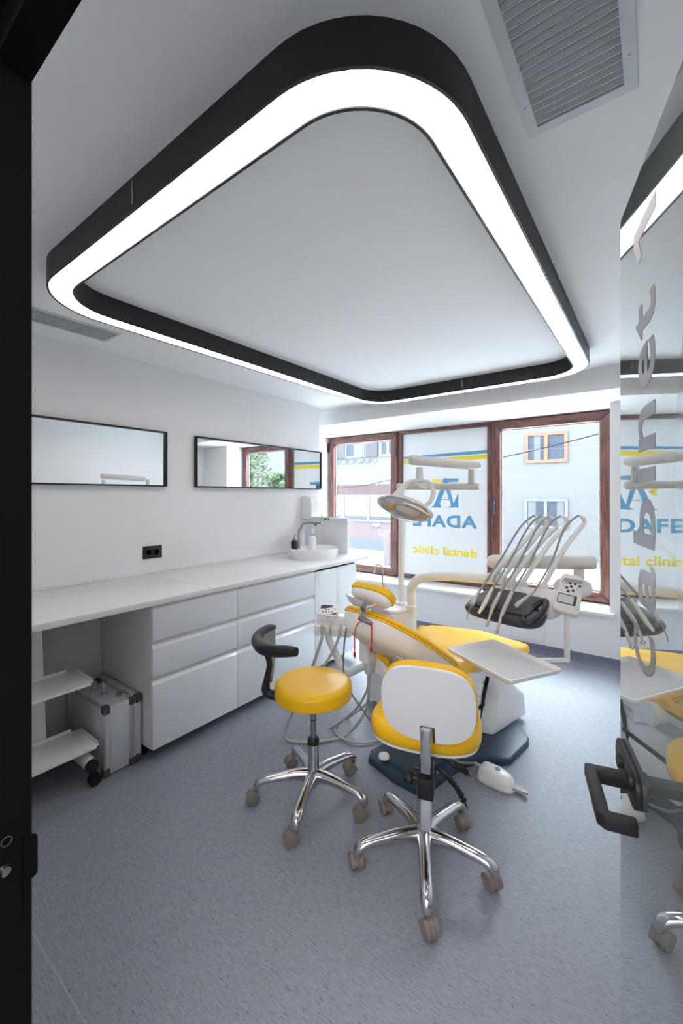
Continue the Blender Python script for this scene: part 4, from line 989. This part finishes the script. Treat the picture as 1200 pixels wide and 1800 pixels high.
# hose whips
hold = [(863, 1013, 2.24), (882, 1017, 2.20), (898, 1021, 2.16), (917, 1026, 2.13), (953, 1033, 2.06)]
HP = [(-0.701,2.272,1.019), (-0.643,2.266,1.015), (-0.594,2.253,1.011), (-0.541,2.254,1.003), (-0.443,2.240,0.998)]
MID = [(-0.600,2.435,1.165), (-0.560,2.428,1.163), (-0.508,2.429,1.173), (-0.456,2.430,1.182), (-0.367,2.397,1.186)]
TOP = [(-0.527,2.589,1.285), (-0.488,2.569,1.284), (-0.434,2.559,1.278), (-0.375,2.553,1.293), (-0.296,2.524,1.304)]
PK = [(-0.551,2.559,1.337), (-0.508,2.541,1.339), (-0.467,2.522,1.338), (-0.408,2.516,1.340), (-0.323,2.505,1.346)]
FR = [(-0.600,2.460,1.273), (-0.552,2.446,1.282), (-0.503,2.432,1.285), (-0.451,2.421,1.288), (-0.368,2.384,1.283)]
FM = [(-0.653,2.283,1.116), (-0.604,2.270,1.113), (-0.560,2.265,1.103), (-0.511,2.264,1.100), (-0.411,2.276,1.116)]
HT = [(-0.689,2.056,0.984), (-0.627,2.053,1.004), (-0.591,2.055,0.987), (-0.537,2.058,0.999), (-0.453,2.108,1.001)]
HB = [(-0.703,1.984,0.930), (-0.644,1.978,0.935), (-0.604,1.983,0.929), (-0.559,1.979,0.911), (-0.498,2.024,0.958)]
TP = [(-0.717,1.961,0.865), (-0.656,1.943,0.903), (-0.615,1.937,0.862), (-0.571,1.933,0.840), (-0.508,2.004,0.945)]
MB = []
names = ['air_syringe', 'scaler_handpiece', 'turbine_handpiece', 'contra_angle_handpiece', 'spare_coupling']
M['whip'] = mat('whip_arm_plastic', (232, 230, 228), .4, var=.01)
for i in range(5):
    obj('whip_arm', tube(B_(), cr([HP[i], MID[i], TOP[i]], 8), crs([.0145, .0145, .0135], 8), 12, flat=.8, up=P), M['whip'], t)
    obj('whip_cap', tube(B_(), cr([MID[i] if False else TOP[i], tuple((Vector(TOP[i])+Vector(PK[i]))/2+Vector((.008, .0, .008))), PK[i]], 5), crs([.0135, .0115, .0065], 5), 12, flat=.8, up=P), M['whip'], t)
    obj('whip_socket', tube(B_(), [Vector(HP[i])-UZ*.03-A*.01, Vector(HP[i])-UZ*.004, Vector(HP[i])+UZ*.010, Vector(HP[i])+UZ*.018], [.026, .028, .024, .014], 18), M['lampwhite'], t)
    lab = ['leftmost instrument on the dark pad, an air syringe with a bent wire tip', 'second instrument from the left on the dark pad, short ivory scaler handle', 'third instrument from the left on the dark pad, slim turbine handpiece', 'fourth instrument from the left on the dark pad, long grey angled handpiece', 'empty grey hose coupling lying rightmost on the dark pad'][i]
    h = thing('dental_handpiece', HB[i], lab, 'handpiece', 'instruments on the delivery unit')
    obj('hose', tube(B_(), cr([PK[i], FR[i], FM[i], HT[i]], 8), .0052, 10), M['darkhose'], h)
    ht, hb_, tp = Vector(HT[i]), Vector(HB[i]), Vector(TP[i])
    if i == 0:
        obj('handle', tube(B_(), cr([ht, ht.lerp(hb_, .5), hb_], 5), crs([.0065, .009, .0115], 5), 12), M['hose'], h)
        obj('nozzle', tube(B_(), cr([hb_, hb_.lerp(tp, .4)+UZ*.004, tp+Vector((-.0, 0, .01)), tp-UZ*.008], 5), .0022, 8), M['steel'], h)
    elif i == 1:
        obj('handle', tube(B_(), cr([ht, ht.lerp(hb_, .5), hb_, tp], 5), crs([.0075, .0095, .0105, .006], 5), 12), mat('ivory_handle', (214, 208, 190), .4), h)
    elif i < 4:
        obj('coupling', tube(B_(), [ht, ht.lerp(hb_, .5)], [.008, .0095], 12), M['hose'], h)
        obj('handle', tube(B_(), cr([ht.lerp(hb_, .5), hb_, hb_.lerp(tp, .6), tp], 5), crs([.0105, .0095, .0065, .0055], 5), 12), mat('satin_handle', (188, 180, 172), .35, metal=.2), h)
        obj('head', cyl(B_(), tp+UZ*.004-P*.004, tp-UZ*.010+P*.004, .0075, n=14), M['steel'], h)
    else:
        obj('coupling', tube(B_(), [ht, hb_, tp], [.0055, .0095, .010], 12), M['hose'], h)
# control panel
pq = [Vector(p) for p in ((-0.360,2.028,0.969), (-0.276,2.041,0.950), (-0.259,2.153,1.076), (-0.323,2.155,1.081))]
pc_ = sum(pq, Vector())/4; px_ = ((pq[1]-pq[0])+(pq[2]-pq[3])).normalized(); py_ = ((pq[3]-pq[0])+(pq[2]-pq[1])).normalized(); py_ = (py_-px_*py_.dot(px_)).normalized(); pz_ = px_.cross(py_)
pmx = frame_mx(pc_, px_, py_, pz_)
hgt = ((pq[3]-pq[0]).length+(pq[2]-pq[1]).length)/2
pan = obj('control_panel', stack(B_(), [(x*(1+.10*(-y/.09)), y) for x, y in rrect(.098, hgt+.03, .022, 6)], [(.012, -.03), (.0, -.02), (0, -.004), (.003, 0), (.007, .0015)], pmx), M['lampwhite'], t, angle=50)
def pbtn(x, y, r, m): obj('button', lathe(B_(), [(r, 0), (r, .0012), (r*.7, .0018), (0, .0018)], 0, 16, pmx @ Matrix.Translation((x, y, .0012))), m, pan)
obj('print_area', prism(B_(), [(-.038, .045), (-.030, .072), (.040, .076), (.043, .055), (.0, .052), (-.03, .035)], pmx, .0014, .0019), M['panelgrey'], pan)
for x, y in ((-.005, .048), (.015, .05), (.034, .044), (.002, .033), (-.014, .022), (.012, .014), (-.006, .005)): pbtn(x, y, .0065, M['button'])
for x, y in ((-.027, .044), (-.028, .030), (.028, .030), (.020, .0), (-.03, .006)): pbtn(x, y, .006, M['lightbutton'])
obj('display_bezel', prism(B_(), rrect(.074, .050, .003, 2, -.004, -.036), pmx, .0014, .0022), M['button'], pan)
obj('display', prism(B_(), rrect(.060, .040, .002, 2, -.008, -.036), pmx, .0022, .0028), M['screen'], pan)
pbtn(.036, -.075, .008, M['lightbutton'])

# ================================================================== TRAY TABLE
t = thing('instrument_tray', Vector((-.53, 1.87, .72)), 'empty off-white tray table with rounded corners on an angled post', 'tray')
q0, q1, q2, q3 = [Vector(p) for p in ((-.752, 1.826, .75), (-.428, 1.64, .75), (-.31, 1.903, .75), (-.649, 2.095, .75))]
tc_ = (q0+q1+q2+q3)/4; tx = ((q1-q0)+(q2-q3)).normalized(); ty = UZ.cross(tx)
tw, thh = ((q1-q0).length+(q2-q3).length)/2+.006, ((q3-q0).length+(q2-q1).length)/2-.004
tmx = frame_mx(tc_, tx, ty, UZ)
ro = rrect(tw, thh, .022, 6)
tr = obj('tray_top', stack(B_(), ro, [(.035, -.022), (.012, -.021), (.002, -.012), (0, .0), (.004, .002), (.009, 0), (.016, -.009), (.022, -.0105)], tmx), M['warmwhite'], t, angle=50)
obj('tray_mat', stack(B_(), inset(ro, .021), [(0, -.011), (0.001, -.0095)], tmx), mat('grey_white_mat', (214, 214, 216), .5, var=.008), tr)
post_b = Vector((-.313, 2.09, .727)); post_t = Vector((-0.315,2.111,0.948))
obj('post', tube(B_(), [Vector((post_b.x, post_b.y, .712)), Vector((post_b.x, post_b.y, .715)), Vector((post_b.x, post_b.y, post_t.z))], [.010, .0118, .0118], 16), M['warmwhite'], t)
obj('foot_arm', barbox(Vector((post_b.x+.008, post_b.y+.004, .722)), Vector((-.47, 1.96, .722)), .02, .016, UZ, .004), M['warmwhite'], t)
obj('tray_hub', cyl(B_(), Vector((-.47, 1.93, .705)), Vector((-.47, 1.93, .73)), .03), M['warmwhite'], t)
obj('tray_stop', cyl(B_(), tmx @ Vector((-.12, -.07, -.045)), tmx @ Vector((-.12, -.07, -.02)), .024), M['lampwhite'], t)

# ================================================================== ASSISTANT UNIT
hcx = Vector((-1.537,1.973,0.681))
t = thing('assistant_unit', Vector((hcx.x, hcx.y, .3)), 'white assistant holder with small keypad and hanging suction hoses beside the cabinets', 'instrument holder')
rr_ = Vector((.8013, .5983, 0)); ff_ = Vector((-.5983, .8013, 0))
ax_ = (rr_*.97-ff_*.25).normalized(); ay_ = UZ.cross(ax_)
kmx = frame_mx(hcx, ax_, ay_, UZ)
hull(t, 'holder_body', [kmx @ Vector(v) for v in [(-.115, 0, .045), (.06, -.02, .055), (.105, 0, .03), (.11, 0, -.035), (-.09, 0, -.05), (-.10, .07, .045), (.06, .08, .055), (.11, .07, -.03), (-.08, .07, -.05), (.0, -.03, .02)]], M['white'], .012)
for x in (-.085, -.03, .025, .07, .1):
    obj('holder_jaw', box(B_(), x-.020, x+.020, -.05, .0, -.055, .0, .007, kmx), M['white'], t)
obj('hub_bolt', lathe(B_(), [(.018, 0), (.018, .008), (.008, .010), (0, .008)], 0, 20, frame_mx(kmx @ Vector((-.022, -.052, -.015)), ax_, UZ, -ay_)), M['white'], t)
kc = Vector((-1.531,1.927,0.780)); kn = (UZ*.86-ff_*.5).normalized(); kx = ax_; ky = kn.cross(kx)
kp = frame_mx(kc, kx, ky, kn)
pad = obj('keypad', stack(B_(), rrect(.125, .088, .022, 6), [(.01, -.018), (0, -.012), (0, -.002), (.004, 0)], kp), M['white'], t, angle=50)
obj('keypad_neck', cyl(B_(), kc-UZ*.015, kc-UZ*.06, .022), M['white'], t)
obj('keypad_print', prism(B_(), [(-.052, .006), (-.055, .03), (-.045, .037), (.022, .037), (-.005, .014)], kp, 0, .0012), M['button'], pad)
obj('keypad_print', prism(B_(), [(.018, -.036), (.05, -.034), (.055, -.016), (.036, -.022)], kp, 0, .0012), M['button'], pad)
for x, y in ((.012, .02), (.035, .008), (-.018, .0), (.0, .002), (-.032, -.018), (-.014, -.018), (.006, -.018), (.024, -.014)):
    obj('key', lathe(B_(), [(.0045, 0), (.0045, .0014), (0, .0014)], 0, 12, kp @ Matrix.Translation((x, y, 0))), M['button'], pad)
obj('support_arm', tube(B_(), cr([(-1.568,1.974,0.641), (-1.568,1.974,0.593), (-1.554,1.984,0.549), (-1.535,1.999,0.497), (-1.508,2.019,0.422), (-1.463,2.027,0.396), (-1.397,2.027,0.433), (-1.306,2.020,0.491)], 6), .0215, 16), M['white'], t)
colb = Vector((-1.316,2.013,0.510)); colt = Vector((-1.324,2.007,0.705))
obj('junction_box', stack(B_(), rrect(.075, .085, .02, 5), [(0, 0), (0, colt.z-colb.z)], frame_mx(colb, P, A, UZ)), M['white'], t)
obj('junction_bracket', box(B_(), -.01, .03, -.03, .03, -.07, .0, .008, frame_mx(colb+P*.01, P, A, UZ)), M['lampwhite'], t)
hoses = [
 ('thick grey suction hose from the holder looping on the floor left of the stool', [(-1.517,1.863,0.705), (-1.525,1.857,0.640), (-1.551,1.837,0.536), (-1.606,1.821,0.388), (-1.696,1.804,0.193), (-1.752,1.799,0.077), (-1.749,1.796,0.012), (-1.679,1.805,0.012), (-1.563,1.899,0.012), (-1.487,2.020,0.012), (-1.370,2.035,0.152), (-1.324,2.031,0.273), (-1.305,2.008,0.401), (-1.305,1.996,0.512)], .0085, M['darkmetal']),
 ('middle grey hose from the holder swinging behind the yellow seat', [(-1.436,1.923,0.712), (-1.440,1.907,0.650), (-1.477,1.880,0.546), (-1.518,1.849,0.456), (-1.564,1.853,0.306), (-1.678,1.946,0.012), (-1.607,2.063,0.012), (-1.413,2.015,0.187), (-1.332,2.025,0.322), (-1.300,2.012,0.449), (-1.295,2.003,0.518)], .0072, M['hose']),
 ('thin grey hose from the holder running under the operator chair', [(-1.407,1.944,0.722), (-1.412,1.929,0.670), (-1.420,1.923,0.546), (-1.417,1.925,0.417), (-1.377,1.942,0.324), (-1.310,1.968,0.232), (-1.328,2.169,0.012)], .0048, M['darkhose']),
 ('pale hose coiled on the floor between stool and operator chair', [(-1.315,1.988,0.518), (-1.305,2.008,0.385), (-1.319,2.011,0.266), (-1.589,2.201,0.012), (-1.588,2.068,0.012), (-1.521,2.003,0.012), (-1.405,2.003,0.012), (-1.323,2.078,0.012), (-1.268,2.214,0.012)], .006, M['hose'])]
for lab, pts, r, m in hoses:
    h = one('suction_hose', tube(B_(), cr(pts, 6), r, 10), M['hose'] if m is M['darkmetal'] else m, lab, 'hose', 'hoses of the assistant unit')
    p0, p1 = Vector(pts[0]), Vector(pts[1])
    if p0.z > .75: obj('connector', tube(B_(), [p0+(p0-p1).normalized()*.045, p0+(p0-p1).normalized()*.02, p0.lerp(p1, .7)], [.005, r+.004, r+.001], 12), M['darkmetal'], h)

# ================================================================== FOOT PEDAL
pc0 = Vector((-0.642,2.164,0.012)); 
t = thing('foot_pedal', (pc0.x, pc0.y, 0), 'white foot pedal with grey lever on the floor right of the operator chair', 'foot pedal')
fx = (Vector((-0.489,2.177,0.012))-Vector((-0.750,2.194,0.012))); fx.z = 0; fx.normalize(); fy = UZ.cross(fx)
fmx = frame_mx(Vector((pc0.x, pc0.y, 0)), fx, fy, UZ)
po = [(-.085, -.03), (-.08, .045), (-.02, .055), (.05, .045), (.085, .02), (.09, -.02), (.06, -.045), (-.03, -.048)]
po = [(p.x, p.y) for p in cr([(x, y, 0) for x, y in po], 5, True)]
obj('housing', stack(B_(), po, [(.003, .004), (0, .010), (.002, .04), (.010, .062), (.026, .07)], fmx, lambda x, y: -.012*max(0, x)/.09), M['white'], t, angle=50)
obj('foot_plate', stack(B_(), po, [(0, 0), (-.003, .003), (-.002, .010)], fmx), M['lampwhite'], t)
obj('button', lathe(B_(), [(.012, 0), (.012, .003), (.008, .004), (0, .004)], 0, 20, fmx @ Matrix.Translation((.005, .008, .069))), M['panelgrey'], t)
lv = [(.07, -.025), (.075, .02), (.12, .02), (.15, .005), (.155, -.008), (.14, -.015), (.10, -.02)]
obj('lever', stack(B_(), [(p.x, p.y) for p in cr([(x, y, 0) for x, y in lv], 4, True)], [(.004, .012), (0, .016), (.003, .024)], fmx), M['panelgrey'], t)
obj('cable_sleeve', tube(B_(), [fmx @ Vector((-.08, .02, .035)), fmx @ Vector((-.125, .03, .035))], [.0115, .008], 12), M['hose'], t)
obj('cable', tube(B_(), cr([fmx @ Vector((-.12, .03, .035)), Vector((-0.819,2.134,0.052)), Vector((-0.882,2.149,0.051)), Vector((-0.952,2.160,0.035))], 6), .006, 10), M['darkhose'], t)

# ================================================================== OUTSIDE
ZG = -.2
M['facade'] = mat('darkened_white_render', (60, 60, 61), .9, var=.01, scale=2, spec=.1)  # building colours here darkened far below real paint to offset the bright skylight
M['pink'] = mat('darkened_pink_render', (60, 52, 53), .9, var=.015, scale=2, spec=.1)
M['brown'] = mat('brown_band', (46, 36, 37), .9, spec=.1)
M['street'] = mat('pale_paving', (188, 188, 190), .9, var=.05, scale=4)
M['greywall'] = mat('grey_plinth', (50, 54, 58), .9, spec=.1)
M['cable'] = mat('dark_cable', (22, 22, 24), .9, spec=.05)
M['wframe'] = mat('darkened_white_frame', (64, 65, 67), .8, spec=.1)
M['pane2'] = mat('painted_sky_glass', (36, 40, 47), .5, var=.35, scale=6, spec=.02)  # reflected sky painted into the base colour, specular nearly off
M['shut'] = mat('grey_shutter', (38, 37, 41), .7, spec=.1)
M['curtain'] = mat('darkened_pale_curtain', (53, 56, 58), .8, spec=.1)
M['leaf'] = mat('green_leaf', (50, 62, 42), .8, var=.35, scale=15, spec=.1)
M['bark'] = mat('bark', (38, 32, 27), .9)
one('street', box(B_(), -40, 40, 4.9, 40, ZG-.2, ZG), M['street'], 'pale paved street outside below the window', 'street', smooth=False)['kind'] = 'structure'
YO = 11.0
# building right (seen through the right pane)
t = thing('opposite_building', (-1.5, YO, ZG), 'white rendered building across the street with two windows, seen through the right pane', 'building')
obj('facade', box(B_(), -5.9, 8.0, YO, YO+5, ZG, 5.0), M['facade'], t, smooth=False)
def bwin(t, x0, x1, z0, z1, frame, fw, fills, y=YO):
    f_ = obj('window', None or rect_frame_h(rect_frame(B_(), x0, x1, z0, z1, fw, y-.04, y+.02, .002), x0, x1, z0, z1, fw, y-.04, y+.02, .002), frame, t)
    obj('mullion', box(B_(), (x0+x1)/2-fw*.55, (x0+x1)/2+fw*.55, y-.045, y, z0+fw, z1-fw), frame, f_, smooth=False)
    obj('pane', box(B_(), x0+fw, x1-fw, y-.012, y-.002, z0+fw, z1-fw), M['pane2'], f_, smooth=False)
    for a, b, m in fills: obj('curtain', box(B_(), a, b, y-.02, y-.013, z0+fw, z1-fw), m, f_, smooth=False)
    return f_
bwin(t, -2.565, -1.627, 2.235, 2.965, M['orangewood'], .075, [(-2.36, -2.22, M['curtain'])])
bwin(t, -2.575, -1.627, .66, 1.37, M['wframe'], .06, [(-2.5, -2.32, M['curtain']), (-1.86, -1.70, M['curtain'])])
obj('plinth', box(B_(), -5.9, 8, YO-.03, YO, ZG, ZG+.12), mat('darkened_green_plinth', (64, 68, 62), .9), t, smooth=False)
# building left (seen through the left pane)
t = thing('street_house', (-8, YO-.2, ZG), 'pale house with garage glazing, brown band and pink wall, seen through the left pane', 'building')
y = YO-.3
obj('upper_wall', box(B_(), -12, -5.95, y, y+4, 1.78, 4.6), M['facade'], t, smooth=False)
obj('brown_band', box(B_(), -12, -5.95, y-.02, y+4, 1.50, 1.78), M['brown'], t, smooth=False)
obj('glazing_band', box(B_(), -12, -5.95, y, y+4, .63, 1.50), M['facade'], t, smooth=False)
obj('pink_wall', box(B_(), -12, -5.95, y, y+4, .12, .63), M['pink'], t, smooth=False)
obj('grey_plinth', box(B_(), -12, -5.95, y-.02, y+4, ZG, .12), M['greywall'], t, smooth=False)
xx = [-9.9, -8.95, -7.9, -6.95, -6.02]
for a, b in zip(xx, xx[1:]):
    f_ = obj('window', rect_frame_h(rect_frame(B_(), a, b, .66, 1.46, .05, y-.05, y+.01, .002), a, b, .66, 1.46, .05, y-.05, y+.01, .002), M['wframe'], t)
    obj('pane', box(B_(), a+.05, b-.05, y-.02, y-.01, .82, 1.41), mat('frosted_pane', (60, 66, 69), .5), f_, smooth=False)
    for k in range(4): obj('louvre', box(B_(), a+.05, b-.05, y-.03, y-.02, .715+k*.025, .728+k*.025), M['greywall'], f_, smooth=False)
for a, b, m in ((-8.35, -7.82, M['shut']), (-7.02, -6.62, M['shut']), (-7.42, -7.08, M['curtain'])):
    obj('shutter', box(B_(), a, b, y-.06, y-.01, 2.62, 3.9), m, t, smooth=False)
bwin(t, -7.84, -7.04, 2.6, 3.9, M['wframe'], .07, [(-7.42, -7.12, M['curtain'])], y)
bwin(t, -6.56, -5.98, 2.6, 3.9, M['wframe'], .07, [], y)
# laundry racks on the wall
for k in range(6):
    x = -8.3+k*.29
    bm = B_()
    for pts in ([(x, y-.02, 2.62), (x, y-.25, 2.56), (x+.2, y-.25, 2.56), (x+.2, y-.02, 2.62)], [(x, y-.02, 2.48), (x+.03, y-.22, 2.40), (x+.23, y-.22, 2.40), (x+.2, y-.02, 2.48)]):
        tube(bm, [Vector(p) for p in pts], .008, 6)
    tube(bm, [(x, y-.02, 2.62), (x, y-.02, 2.48)], .008, 6); tube(bm, [(x+.2, y-.02, 2.62), (x+.2, y-.02, 2.48)], .008, 6)
    obj('wire_rack', bm, M['greywall'], t)
# gate post, security camera, cables
one('gate_post', box(B_(), -4.83, -4.68, 8.02, 8.17, ZG, .66, .01), M['pink'], 'pinkish square gate post outside the left pane', 'post')
one('gate_post', box(B_(), -4.60, -4.52, 8.1, 8.18, ZG, .60, .01), M['wframe'], 'white slim gate post just right of the pinkish post', 'post')
t = thing('security_camera', (-5.003,8.120,0.588), 'small white outdoor security camera left of the pinkish gate post', 'camera')
sc0, sc1 = Vector((-5.117,8.036,0.742)), Vector((-5.119,8.283,0.753))
obj('camera_body', tube(B_(), [sc0, sc0.lerp(sc1, .1), sc1], [.05, .065, .06], 14), M['wframe'], t)
obj('lens', tube(B_(), [sc0+(sc0-sc1).normalized()*.02, sc0], [.04, .045], 12), M['ventdark'], t)
obj('bracket', tube(B_(), [sc1, Vector((-5.056,8.206,0.604)), Vector((-4.80, 8.10, .50))], .02, 8), M['wframe'], t)
one('overhead_cable', tube(B_(), cr([(-13, 9.5, 1.45), (-7.154, 9.5, 1.659), (-5.474, 9.5, 1.863), (-2.683, 9.5, 2.287), (-.847, 9.5, 2.649), (2.5, 9.5, 3.4)], 8), .011, 6), M['cable'], 'dark overhead cable crossing the street outside', 'cable')
# trees seen in the mirror
def tree(x, y, h, r, lab):
    t = thing('street_tree', (x, y, ZG), lab, 'tree', None)
    bm = B_(); tube(bm, cr([(x, y, ZG), (x+.05, y, ZG+h*.4), (x-.05, y+.05, ZG+h*.8)], 4), crs([.09, .07, .03], 4), 10)
    for k in range(10):
        a = random.random()*6.28; z = ZG+h*(.25+.5*random.random())
        tube(bm, [Vector((x, y, z)), Vector((x+math.cos(a)*r*.8, y+math.sin(a)*r*.8, z+.4+random.random()*.5))], [.025, .008], 6)
    obj('trunk', bm, M['bark'], t)
    bm = B_()
    for k in range(2600):
        a = random.random()*6.28; rr = r*random.random()**.6; z = ZG+h*(.12+.88*random.random()); rr *= (1.1-.8*(z-ZG)/h)
        c_ = Vector((x+math.cos(a)*rr, y+math.sin(a)*rr, z)); s = .05+.05*random.random()
        u = Vector((random.gauss(0, 1), random.gauss(0, 1), random.gauss(0, 1))).normalized(); v = u.orthogonal().normalized()
        f4 = [bm.verts.new(c_+u*s), bm.verts.new(c_+v*s*.4), bm.verts.new(c_-u*s), bm.verts.new(c_-v*s*.4)]; bm.faces.new(f4)
    o = obj('foliage', bm, M['leaf'], t, smooth=False); o['kind'] = 'stuff'
tree(3.2, 7.6, 3.4, 1.0, 'leafy green tree outside, taller one reflected in the mirror')
tree(1.7, 7.2, 2.2, .8, 'low green bush outside, reflected in the mirror')
